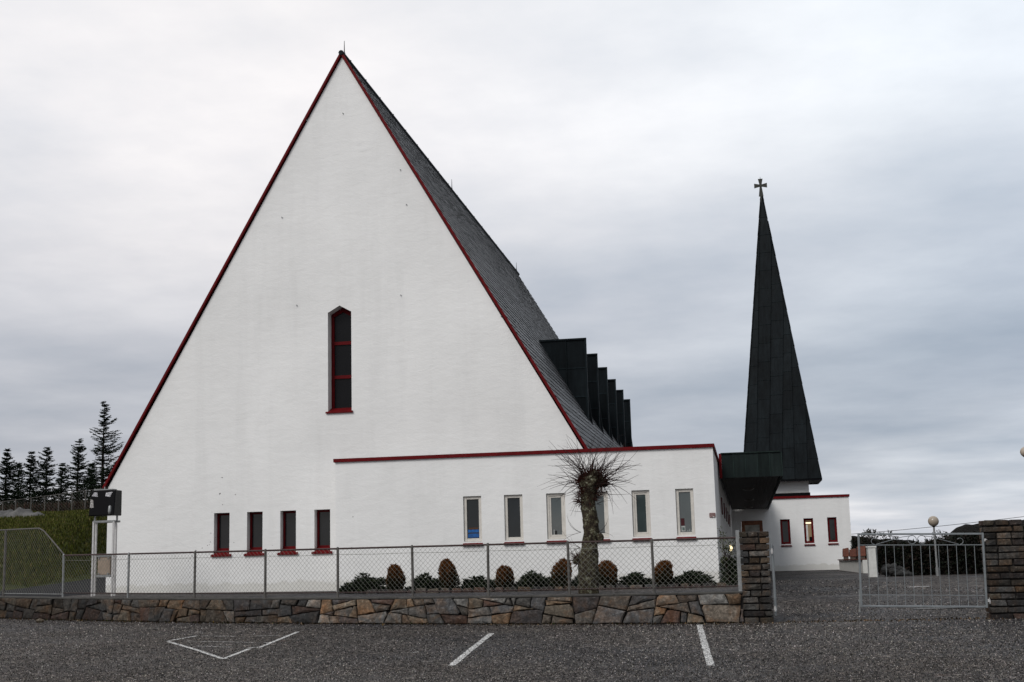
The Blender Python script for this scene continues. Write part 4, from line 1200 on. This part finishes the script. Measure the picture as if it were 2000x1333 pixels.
# transformer panel low on the stand
xa_, xb_ = SPt(190, 1100).x, SPt(214, 1100).x; za_, zb_ = SPt(200, 1128).z, SPt(200, 1084).z
mb = MB(); mb.box((xa_, SY+.02, za_+.06), (xb_, SY+.16, zb_-.05)); mb.build('ballast_box', m_paint('beige_enamel', (.34, .27, .21), .5, .3), fl, bevel=.01)
for q0, q1, zq in ((zb_-.05, zb_, zb_-.08), (za_, za_+.06, za_+.09)):
    mb = MB(); mb.box((xa_-.02, SY-.0, q0), (xb_+.03, SY+.2, q1))
    for x in (xa_+.04, xb_-.04): mb.tube([(x, SY-.01, zq), (x, SY+.03, zq)], .02, 8)
    mb.build('bracket', GALV, fl)

# ================================================================== LEFT HILL
ea = PY(20, 1158, 34.); eb = PY(218, 1133, 50.)
dx, dy = (eb.x-ea.x), (eb.y-ea.y); ll = math.hypot(dx, dy); nx_, ny_ = -dy/ll, dx/ll
if nx_ > 0: nx_, ny_ = -nx_, -ny_
zc = PY(100, 1006, 62).z
def zhill(x, y):
    d = (x-ea.x)*nx_+(y-ea.y)*ny_
    zp = zyard(min(x, -18), min(y, 62))
    if d < 0 and y < 66: return zp-.06+d*.25 if d > -2 else zp-.56
    r = (zc-zp)*sstep((y-35)/27*.95+.05)
    if y >= 66: return zc
    und = .10*math.sin(x*.35+1)*math.sin(y*.22)+.04*math.sin(x*1.3+y*.8)
    e = sstep(d/2.2)
    return zp-.06+(r+und)*e+.06*min(1, d*4)
mb = MB(); xs_l = [-120+i*4 for i in range(18)]+[-48+i*.6 for i in range(51)]; xs_l = sorted(set([x for x in xs_l if x < -17.7]+[-17.7]))
ys_l = [32+i*.8 for i in range(50)]+[74+i*4 for i in range(10)]+[150, 220]
for x in xs_l:
    for y in ys_l: mb.v.append((x, y, zhill(x, y)))
n = len(ys_l)
for i in range(len(xs_l)-1):
    for j in range(n-1):
        mb.f.append((i*n+j, (i+1)*n+j, (i+1)*n+j+1, i*n+j+1)); mb.m.append(0); mb.c.append((1, 1, 1))
struct(mb.build('grass_hill', GRASS, smooth=True))
mb = MB()
for k in range(24):
    y0, y1 = 31.+k*.9, 31.9+k*.9
    def ex_(y): return ea.x+(eb.x-ea.x)*(y-34)/16-.5
    for q in range(10):
        pp = []
        for y, u in ((y0, q/10), (y0, (q+1)/10), (y1, (q+1)/10), (y1, q/10)):
            x = ex_(y)*(1-u)-17.1*u; pp.append((x, y, zyard(x, y)+.008))
        mb.face(pp)
struct(mb.build('dark_path', m_paint('wet_dark_tarmac', (.012, .012, .014), .8, .4, .05, 0, 3)))
# grass tufts on the hill
mb = MB(); rr = random.Random(12)
for k in range(14000):
    y = rr.uniform(38, 64); x = PY(rr.uniform(-5, 222), 1100, y).x
    d = (x-ea.x)*nx_+(y-ea.y)*ny_
    if d < .4: continue
    z = zhill(x, y); g = rr.uniform(.5, 1.5)
    for q in range(2):
        a_ = rr.uniform(0, 6.28); w = .03; hh = rr.uniform(.05, .14)
        mb.face([(x-w*math.cos(a_), y-w*math.sin(a_), z-.02), (x+w*math.cos(a_), y+w*math.sin(a_), z-.02), (x+rr.uniform(-.05, .05), y+rr.uniform(-.05, .05), z+hh)], 0, (.052*g, .060*g, .008*g) if rr.random() > .15 else (.11*g, .09*g, .03*g))
gt = mb.build('grass', LEAF); gt['kind'] = 'stuff'; gt['label'] = 'short grass on the hill left of the church'; gt['category'] = 'grass'
# rock outcrop
mb = MB(); p = PY(30, 1013, 56)
base = len(mb.v); nx2, ny2 = 30, 8
for i in range(nx2+1):
    for j in range(ny2+1):
        u = i/nx2*2-1; v = j/ny2*2-1
        h = max(0, 1-u*u)**.5*max(0, 1-v*v)**.5
        x = p.x+u*1.25; y = p.y+v*.9+.1; mb.v.append((x, y, zhill(x, y)-.12+.42*h*(1+.18*math.sin(u*9)+.15*math.sin(u*17+v*5))))
for i in range(nx2):
    for j in range(ny2):
        a = i*(ny2+1)+j; mb.f.append((a, a+ny2+1, a+ny2+2, a+1)); mb.m.append(0); mb.c.append((1, 1, 1))
tag(recenter(mb.build('rock_outcrop', ROCK, smooth=True), p), 'long grey rock outcrop on top of the grass hill', 'rock')

# hill fence
hf = thing('wire_fence', 'thin wire mesh fence along the top of the grass hill before the spruces', 'fence', (-25, 61.5, zc))
HFp = []
for px in (-40, 5, 30, 60, 87, 114, 140, 166, 192, 212):
    p = PY(px, 1000, 61.5); HFp.append(p.x)
def ftop(px): return 981-(px)*(24/180)
mb = MB(); tops = []
for px, x in zip((-40, 5, 30, 60, 87, 114, 140, 166, 192, 212), HFp):
    zt_ = PY(px, ftop(px), 61.5).z; b = MB(); b.tube([(x, 61.5, zhill(x, 61.5)-.1), (x, 61.5, zt_)], .03, 6); b.build('post', POSTM, hf); tops.append(V((x, 61.5, zt_)))
mb.tube(tops, .014, 6); mb.build('top_rail', POSTM, hf)
mb = MB()
for a, b in zip(tops, tops[1:]):
    wires(mb, (a.x, 61.48), (b.x, 61.48), a.z-1.15, b.z-1.15, 1.1, pitch=.16, r=.004)
mb.build('mesh_panel', POSTM, hf)

# brown undergrowth at the fence foot
mb = MB(); rr = random.Random(66)
for k in range(5200):
    y = rr.uniform(61.9, 64.5); x = PY(rr.uniform(-5, 222), 1000, y).x; z = zhill(x, y); hh = rr.uniform(.1, .75)*(1 if y > 62.4 else .5); g = rr.uniform(.4, 1.4)
    c = rr.choice([(.05, .022, .015), (.035, .022, .014), (.022, .022, .012), (.03, .03, .015)])
    leaf(mb, V((x, y, z)), V((rr.uniform(-.4, .4), rr.uniform(-.3, .3), 1)), hh, rr.uniform(.03, .08), tuple(q*g for q in c), rr)
o = mb.build('undergrowth', LEAF); o['kind'] = 'stuff'; o['label'] = 'rusty brown undergrowth behind the hill fence'; o['category'] = 'undergrowth'

# ---- spruces
def spruce(px, ptip, Y, wpx, seed, label, pbase=990):
    tip = PY(px, ptip, Y); base = PY(px, pbase, Y); x, z0 = tip.x, zhill(tip.x, min(Y, 80))-.2; H = tip.z-z0; rw = wpx/2/2563*Y*1.03
    rr = random.Random(seed); t = thing('spruce_tree', label, 'spruce', (x, Y, z0), 'spruce trees behind the grass hill')
    tr_ = MB(); tr_.tube([(x, Y, z0), (x+rr.uniform(-.05, .05), Y, z0+H*.5), (x, Y, z0+H)], [.11*H/6, .06*H/6, .008], 7); tr_.build('trunk', TRUNKM, t)
    mb = MB()
    z = .10; ph0, ph1 = rr.uniform(0, 6.3), rr.uniform(0, 6.3)
    def spray(p, d, L, w):
        # flat spray of short needle faces either side of a twig
        n = max(3, int(L/.11)); s_ = d.cross(V((0, 0, 1)))
        if s_.length < .05: s_ = V((1, 0, 0))
        s_.normalize()
        for i in range(n):
            q = p+d*L*i/n; k = 1-.6*i/n; g = rr.uniform(.45, 1.35)
            col = (.010*g, .017*g, .009*g)
            for sg in (-1, 1):
                e = (s_*sg+d*.75+V((0, 0, rr.uniform(-.25, .35)))).normalized()
                leaf(mb, q, e, w*k*rr.uniform(.7, 1.2), .05, col, rr, .1)
        leaf(mb, p+d*L*.95, d, .1, .035, (.010, .017, .009), rr, .1)
    while z < .985:
        nb = rr.randint(5, 7) if z < .9 else 4; a0 = rr.uniform(0, 6.28)
        for b in range(nb):
            an_ = a0+b*6.283/nb+rr.uniform(-.25, .25)
            zb = min(.985, z+rr.uniform(-.028, .028)); rad = 1.55*rw*(1-z)**.78*rr.uniform(.35, 1.2)*(1+.25*math.cos(an_-ph0))*(1+.22*math.sin(z*15+ph1))*(1 if z > .2 else .85)
            if rr.random() < .12: rad *= 1.25
            rise = .12+.55*z+rr.uniform(-.12, .12)
            d = V((math.cos(an_), math.sin(an_), rise*rr.uniform(.2, 1.1)-.12)).normalized(); p = V((x, Y, z0+H*zb))
            # branch that droops then turns up
            m1 = p+d*rad*.5+V((0, 0, -.05*rad)); m2 = p+d*rad+V((0, 0, .12*rad))
            tr2 = [p, m1, m2]; mb.tube(tr2, [.02, .012, .004], 3, 0, (.015, .012, .009), cap=False)
            nsp = max(2, int(rad/.16))
            for i in range(nsp):
                f = (i+.6)/nsp; q = p.lerp(m1, f*2) if f < .5 else m1.lerp(m2, f*2-1)
                sd = d.cross(V((0, 0, 1))).normalized()
                for sg in (-1, 1):
                    spray(q, (d*.8+sd*sg*rr.uniform(.5, 1.1)+V((0, 0, rr.uniform(-.12, .22)))).normalized(), max(.12, rad*.34*(1.15-f)+.08), .13)
            spray(m1, (m2-m1).normalized(), (m2-m1).length*1.05, .14)
        z += rr.uniform(.020, .032)*(1+.3*(1-z))
    mb.build('crown', NEEDLE, t)
sp = [(205, 783, 70, 82, 'tallest spruce, standing nearest the church gable'), (155, 857, 72, 76, 'mid sized open spruce just left of the tallest one'),
      (92, 873, 72, 70, 'spruce with broad crown in the middle of the row'), (62, 881, 74, 60, 'thin spruce tucked left of the broad middle one'),
      (14, 878, 70, 66, 'spruce at the far left of the picture'), (228, 898, 76, 66, 'short spruce half hidden behind the church roof edge'),
      (122, 905, 78, 60, 'low spruce in the gap between the middle and open ones'), (38, 902, 80, 56, 'low spruce in the gap at the left'), (180, 905, 78, 64, 'bushy short spruce filling under the tallest one')]
for i, s_ in enumerate(sp): spruce(s_[0], s_[1], s_[2], s_[3], 200+i, s_[4])
# dark thicket behind
mb = MB(); rr = random.Random(8)
for k in range(9000):
    y = rr.uniform(82, 88); x = PY(rr.uniform(-10, 240), 1000, y).x; z = zhill(x, y)+rr.random()**1.3*(2.0+.5*math.sin(x*1.7)+.3*math.sin(x*4.1)); g = rr.uniform(.4, 1.3)
    leaf(mb, V((x, y, z)), rnd_dir(rr)+V((0, 0, .3)), rr.uniform(.12, .3), .1, (.009*g, .014*g, .008*g), rr)
o = mb.build('thicket', NEEDLE); o['kind'] = 'stuff'; o['label'] = 'dark thicket behind the spruce trees'; o['category'] = 'thicket'

# ================================================================== RIGHT SIDE
# low wall with terracotta coping running from the wing to the white post
lw = thing('low_wall', 'low white wall with terracotta tile coping between wing and white post', 'wall', (4.8, 55, .5))
A = V((4.2, 62.5, 0)); 
pz = PZ(1694, 1121, .47); B = V((pz.x, pz.y, 0))
mb = MB(); zA1 = PY(1640, 1095, A.y).z; zB1 = PY(1690, 1094, B.y).z
d = (B-A).normalized(); s_ = V((-d.y, d.x, 0))*.14
mb.hexa([A-s_+V((0, 0, .2)), A+s_+V((0, 0, .2)), B+s_+V((0, 0, .2)), B-s_+V((0, 0, .2)), A-s_+V((0, 0, zA1)), A+s_+V((0, 0, zA1)), B+s_+V((0, 0, zB1)), B-s_+V((0, 0, zB1))])
mb.build('wall', WHITEP, lw)
mb = MB(); rr = random.Random(2)
def P_on(t, o, z): q = A.lerp(B, t); return V((q.x, q.y, zA1+(zB1-zA1)*t+z))+s_.normalized()*o
for k in range(14):
    t0, t1 = k/14+.002, (k+1)/14-.002; g = rr.uniform(.7, 1.2); c = (.12*g, .035*g, .022*g)
    mb.hexa([P_on(t0, -.2, .004), P_on(t0, .2, .004), P_on(t1, .2, .004), P_on(t1, -.2, .004), P_on(t0, -.2, .05), P_on(t0, .2, .05), P_on(t1, .2, .05), P_on(t1, -.2, .05)], 0, c)
mb.build('coping', TERRA, lw)
# terracotta tiles stacked upright on the coping
for i, (xa, xb, ya_, yb_) in enumerate(((1647, 1657.5, 1070, 1088), (1660, 1672, 1071.5, 1088), (1675, 1690, 1066, 1087))):
    Y = (59.5, 56.5, 53.)[i]; a = PY(xa, yb_, Y); b = PY(xb, ya_, Y)
    mb = MB(); g = (1, .85, 1.1)[i]
    mb.hexa([(a.x, Y, a.z), (b.x, Y, a.z), (b.x, Y+.5, a.z), (a.x, Y+.5, a.z), (a.x+.02, Y+.1, b.z-.04), (b.x+.01, Y+.1, b.z), (b.x+.01, Y+.5, b.z), (a.x+.02, Y+.5, b.z-.04)], 0, (.13*g, .045*g, .028*g))
    mb.box((a.x+.03, Y+.03, a.z-.16), (b.x-.03, Y+.4, a.z), 0, (.09, .07, .055))
    tag(recenter(mb.build('terracotta_tile', TERRA, bevel=.02), (a.x, Y, a.z)), ('leftmost upright terracotta tile block on the low wall nearest the wing', 'middle upright terracotta tile block on the low wall', 'largest upright terracotta tile block beside the white post')[i], 'tile block', 'terracotta blocks on the low wall')
# white post
a = PY(1700, 1125, 42.); a.z = min(a.z, zyard(a.x, 42.)); Y = a.y; x0 = PY(1697.5, 1125, Y).x; x1 = PY(1714, 1125, Y).x; z1 = PY(1703, 1067, Y).z
wp = thing('white_post', 'squat white rendered post at the end of the low terracotta topped wall', 'post', (x0, Y, a.z))
mb = MB(); mb.box((x0, Y, a.z-.1), (x1, Y+.35, z1-.05)); mb.build('shaft', WHITEP, wp, bevel=.01)
mb = MB(); mb.box((x0-.02, Y-.02, z1-.05), (x1+.02, Y+.37, z1)); mb.build('cap', WHITEP, wp, bevel=.01)

# street lamps
def lamp(px, py, rp, Y, zb, label):
    c = PY(px, py, Y); r = rp/2563*Y*1.02
    t = thing('globe_lamp', label, 'lamp', (c.x, Y, zb), 'globe lamps along the yard')
    mb = MB(); mb.tube([(c.x, Y, zb-.1), (c.x, Y, c.z-r*.9)], [.036, .028], 10); mb.tube([(c.x, Y, zb-.05), (c.x, Y, zb+.25)], .05, 10); mb.build('pole', GALV, t)
    mb = MB(); mb.lathe([(.03, -1.12*r), (.05, -.95*r), (.07, -.85*r), (.0, -.82*r)], (c.x, Y, c.z), 16); mb.build('collar', BLACK, t)
    mb = MB(); n = 16; mb.lathe([(r*math.sin(math.pi*i/n), -r*math.cos(math.pi*i/n)) for i in range(n+1)], (c.x, Y, c.z), 24); mb.build('globe', m_paint('yellowed_opal', (.40, .34, .27), .25, .35, .5, 0, 5), t, smooth=True)
a = hit(zyard, 1833, 1126)
lamp(1823, 1018.5, 9.6, min(a.y, 41.5), zyard(a.x, min(a.y, 41.5)), 'globe lamp on a slim pole seen through the metal gate')
lamp(2003, 883, 9.5, 31., zyard(6, 31), 'globe lamp cut off by the right edge above the stone pillar')

# cable
mb = MB(); pts = []
for i in range(25):
    t = i/24; px = 1600+t*520; py = 1048.5-37*t-18*t*t+0*t
    pts.append(PY(px, py, 90.))
mb.tube(pts, .016, 5); cb = tag(recenter(mb.build('overhead_cable', BLACK), pts[12]), 'thin overhead cable crossing the sky at the right', 'cable')

# dark bushes at the far edge of the yard
def dark_bush(px0, px1, tops, Y, seed, label, dens=1.):
    """tops: list of (px, py) outline"""
    rr = random.Random(seed); a = PY((px0+px1)/2, 1125, Y); z0 = zyard(a.x, Y)-.05
    t = thing('dark_bush', label, 'bush', (a.x, Y, z0), 'dark bushes at the far edge of the yard')
    mb = MB(); st = MB()
    n = int(26*(px1-px0)*dens)
    for k in range(n):
        px = rr.uniform(px0-2, px1+2)
        i = max(j for j in range(len(tops)) if tops[j][0] <= max(px, tops[0][0])); i = min(i, len(tops)-2)
        (ax_, ay_), (bx_, by_) = tops[i], tops[i+1]; py = ay_+(by_-ay_)*max(0, min(1, (px-ax_)/(bx_-ax_)))+3*math.sin(px*.7)+rr.uniform(-1.5, 3)
        y = Y+rr.uniform(-.1, 1.5)
        zt_ = PY(px, py, Y).z; p = PY(px, py, y); z = z0+(zt_-z0)*rr.random()**.7; g = rr.uniform(.3, 1.5)
        c = rr.choice([(.007, .009, .006), (.010, .009, .007), (.007, .011, .005), (.018, .012, .009)])
        for q in range(3): leaf(mb, V((p.x, y, z)), rnd_dir(rr)+V((0, -.2, .25)), rr.uniform(.06, .15), .05, tuple(q_*g for q_ in c), rr)
    for k in range(9):
        px = rr.uniform(px0, px1); p = PY(px, 1100, Y+.5); st.tube([(a.x+(p.x-a.x)*.4, Y+.5, z0), (p.x, Y+.5, z0+.6), (p.x+rr.uniform(-.2, .2), Y+.4, PY(px, tops[len(tops)//2][1]-2, Y).z)], [.02, .012, .004], 5)
    st.build('stems', TWIG, t); mb.build('foliage', LEAF, t)
db = [(1664, 1712, [(1664, 1052), (1690, 1050), (1712, 1054)], 60., 'dark bush right behind the low terracotta wall'),
      (1712, 1765, [(1712, 1060), (1740, 1058), (1765, 1062)], 46., 'dark bush behind the rubble heap right of the white post'),
      (1765, 1812, [(1765, 1063), (1790, 1062), (1812, 1061)], 43., 'dark bush left of the lamp pole'),
      (1812, 1865, [(1812, 1060), (1830, 1054), (1865, 1051)], 43., 'dark bush right behind the lamp pole'),
      (1865, 1925, [(1865, 1050), (1890, 1044), (1925, 1040)], 42., 'tall dark bush left of the right stone pillar'),
      (1925, 2030, [(1925, 1040), (1970, 1034), (2030, 1030)], 42., 'large dark bush behind the right stone pillar')]
for i, b_ in enumerate(db): dark_bush(b_[0], b_[1], b_[2], max(b_[3], 43.5), 300+i, b_[4])
# leafy tops against the sky
def sprig(px, py, Y, n, seed, label):
    rr = random.Random(seed); a = PY(px, py, Y); t = thing('small_tree', label, 'tree', (a.x, Y, 0), 'small trees beyond the yard')
    st = MB(); st.tube([(a.x, Y, -1), (a.x, Y, a.z)], [.05, .02], 6); mb = MB()
    for k in range(n):
        d = rnd_dir(rr); p = a+V((d.x*.45, d.y*.3, abs(d.z)*.35-.05)); st.tube([a-V((0, 0, .2)), p], [.012, .004], 3)
        for q in range(7): leaf(mb, p+rnd_dir(rr)*.08, rnd_dir(rr)+V((0, 0, .4)), .12, .05, (.02, .018, .010), rr)
    st.build('trunk', TRUNKM, t); mb.build('crown', LEAF, t)
sprig(1703, 1052, 58., 26, 1, 'small leafy treetop poking up just right of the wing')
sprig(1738, 1056, 56., 12, 2, 'sparse twiggy treetop above the gate')
sprig(1838, 1050, 70., 14, 3, 'small treetop rising right of the lamp pole')
# rubble heap
rb = MB(); rr = random.Random(19)
for k in range(26):
    px = rr.uniform(1727, 1775); py = 1124-rr.random()*max(4, 34-abs(px-1740)*1.3); p = PY(px, py, 42.5+rr.uniform(-.3, .6)); g = rr.uniform(.02, .07)
    lump(rb, p, rr.uniform(.07, .2), (g, g, g*.97), .75, k)
tag(recenter(rb.build('rubble_heap', m_attr('rubble_surface', .85, 9, .5, .8, .04)), PY(1745, 1124, 43)), 'heap of grey rubble behind the gate right of the white post', 'rubble')

# far hills as terrain ridges
def hill_mat():
    n = N('heather_hill')
    a = n.ramp(n.noise(.12, None, 8, .75), [(.3, (.006, .006, .005)), (.55, (.012, .011, .009)), (.75, (.022, .018, .014))])
    return n.out(a, .95, 0, n.bump(n.noise(.5, None, 8, .8), 1., 1.), .05)
HILLM = hill_mat()
def ridge(name, outline, Y, depth, seed):
    rr = random.Random(seed); mb = MB(); cols_ = []
    x_s = []
    pts = [PY(px, py, Y) for px, py in outline]
    n = 160
    for i in range(n+1):
        t = i/n*(len(pts)-1); k = min(int(t), len(pts)-2); p = pts[k].lerp(pts[k+1], t-k)
        jit = sum(math.sin(p.x*f*60/Y+rr_)*a_ for f, a_, rr_ in ((1.1, .10, 1), (2.7, .06, 2), (6.1, .035, 3), (13, .02, 5)))*Y/90
        cols_.append((p.x, p.z+jit))
    m_ = 14
    for x, z in cols_:
        for j in range(m_+1):
            v = j/m_*2-1; y = Y+v*depth; h = (1-v*v)
            mb.v.append((x*(y/Y)**.3, y, -8+(z+8)*h+.3*math.sin(x*.3+y*.4)*(1-h)))
    for i in range(n):
        for j in range(m_):
            a = i*(m_+1)+j; mb.f.append((a, a+m_+1, a+m_+2, a+1)); mb.m.append(0); mb.c.append((1, 1, 1))
    return struct(mb.build(name, HILLM, smooth=True))
ridge('distant_hill', [(1500, 1049), (1600, 1044), (1662, 1047), (1690, 1052), (1740, 1056), (1785, 1061), (1815, 1060), (1860, 1056), (1930, 1052), (2100, 1050), (2400, 1040)], 150, 50, 1)
ridge('near_hill', [(1795, 1075), (1825, 1057), (1852, 1046), (1866, 1032), (1885, 1023), (1905, 1021), (1940, 1022), (1985, 1020), (2100, 1015), (2300, 1030)], 105, 25, 2)

# ================================================================== SKY AND LIGHT
w = bpy.data.worlds.new('World'); sc.world = w; w.use_nodes = True; nt = w.node_tree
for n_ in list(nt.nodes): nt.nodes.remove(n_)
def WN(t, **k):
    o = nt.nodes.new(t)
    for a, b in k.items(): setattr(o, a, b)
    return o
L_ = nt.links.new
SUN_EL, SUN_AZ = math.radians(42), math.radians(205)     # azimuth measured from +Y clockwise (towards +X)
out = WN('ShaderNodeOutputWorld'); mixs = WN('ShaderNodeMixShader'); bg1 = WN('ShaderNodeBackground'); bg2 = WN('ShaderNodeBackground')
sky = WN('ShaderNodeTexSky', sky_type='NISHITA', sun_disc=False, sun_elevation=SUN_EL, sun_rotation=SUN_AZ)
L_(sky.outputs[0], bg1.inputs[0]); bg1.inputs[1].default_value = .08
tc = WN('ShaderNodeTexCoord'); sep = WN('ShaderNodeSeparateXYZ'); L_(tc.outputs['Generated'], sep.inputs[0])
def math_(op, a, b=None):
    o = WN('ShaderNodeMath', operation=op)
    for i, v in enumerate((a, b)):
        if v is None: continue
        if isinstance(v, (int, float)): o.inputs[i].default_value = v
        else: L_(v, o.inputs[i])
    return o.outputs[0]
def wramp(fac, stops):
    r = WN('ShaderNodeValToRGB'); cr = r.color_ramp
    while len(cr.elements) > 1: cr.elements.remove(cr.elements[-1])
    for i, (p, c) in enumerate(stops):
        e = cr.elements[0] if i == 0 else cr.elements.new(p); e.position = p
        if not isinstance(c, tuple): c = (c, c, c)
        e.color = (*c, 1)
    L_(fac, r.inputs[0]); return r.outputs[0]
zc_ = math_('MAXIMUM', sep.outputs[2], 0.)
den = math_('ADD', zc_, .10)
cxn = math_('DIVIDE', sep.outputs[0], den); cyn = math_('DIVIDE', sep.outputs[1], den)
comb = WN('ShaderNodeCombineXYZ'); L_(cxn, comb.inputs[0]); L_(cyn, comb.inputs[1])
def wnoise(scale, vec, detail=6, rough=.55, loc=(0, 0, 0), sc3=(1, 1, 1)):
    mp = WN('ShaderNodeMapping'); mp.inputs['Location'].default_value = loc; mp.inputs['Scale'].default_value = sc3; L_(vec, mp.inputs[0])
    n_ = WN('ShaderNodeTexNoise'); n_.inputs['Scale'].default_value = scale; n_.inputs['Detail'].default_value = detail; n_.inputs['Roughness'].default_value = rough
    L_(mp.outputs[0], n_.inputs[0]); return n_.outputs[0]
n1 = wnoise(.55, comb.outputs[0], 6, .5, (3.1, 1.7, 0)); n2 = wnoise(1.3, comb.outputs[0], 6, .55, (7., 2., 0))
# warped elevation drives the base gradient of the overcast
zz = math_('ADD', sep.outputs[2], math_('MULTIPLY', math_('SUBTRACT', n1, .5), .17))
zz = math_('ADD', zz, math_('MULTIPLY', sep.outputs[0], -.03))
base = wramp(zz, [(0, (.70, .66, .66)), (.028, (.74, .71, .71)), (.048, (.62, .62, .64)), (.07, (.50, .51, .54)), (.095, (.44, .46, .50)), (.14, (.44, .465, .505)), (.20, (.57, .585, .615)), (.26, (.73, .73, .74)), (.33, (.86, .855, .855)), (.42, (.86, .86, .86)), (1., (.80, .80, .82))])
mod = wramp(n2, [(.30, (.80, .83, .87)), (.5, (.98, .98, .99)), (.70, (1.18, 1.16, 1.14))])
mx = WN('ShaderNodeMix', data_type='RGBA', blend_type='MULTIPLY'); mx.inputs[0].default_value = 1; L_(base, mx.inputs[6]); L_(mod, mx.inputs[7])
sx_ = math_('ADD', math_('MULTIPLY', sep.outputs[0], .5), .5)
side = wramp(sx_, [(.36, (1.02, 1., 1.)), (.56, (.90, .955, 1.01)), (.64, (.86, .93, 1.01)), (.80, .38)])  # bluer to the right; unseen +X sky darkened to dim the annex side wall
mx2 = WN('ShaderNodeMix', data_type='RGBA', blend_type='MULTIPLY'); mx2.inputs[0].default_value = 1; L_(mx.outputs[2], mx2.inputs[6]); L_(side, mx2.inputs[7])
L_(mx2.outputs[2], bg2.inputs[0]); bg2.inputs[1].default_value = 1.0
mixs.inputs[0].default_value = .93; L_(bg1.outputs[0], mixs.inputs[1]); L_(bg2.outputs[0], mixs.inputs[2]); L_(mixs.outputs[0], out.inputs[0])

sl_ = bpy.data.lights.new('sun', 'SUN'); sl_.energy = 1.5; sl_.angle = math.radians(25); sl_.color = (1, .97, .93)
so = bpy.data.objects.new('sun', sl_); COL.objects.link(so)
sd = V((math.sin(SUN_AZ)*math.cos(SUN_EL), math.cos(SUN_AZ)*math.cos(SUN_EL), math.sin(SUN_EL)))
so.rotation_euler = sd.to_track_quat('Z', 'Y').to_euler(); so.location = (0, 0, 30)

sc.view_settings.view_transform = 'Standard'; sc.view_settings.look = 'None'; sc.view_settings.exposure = .17; sc.view_settings.gamma = 1
for o in list(bpy.data.objects):
    if '_o' in o: del o['_o']
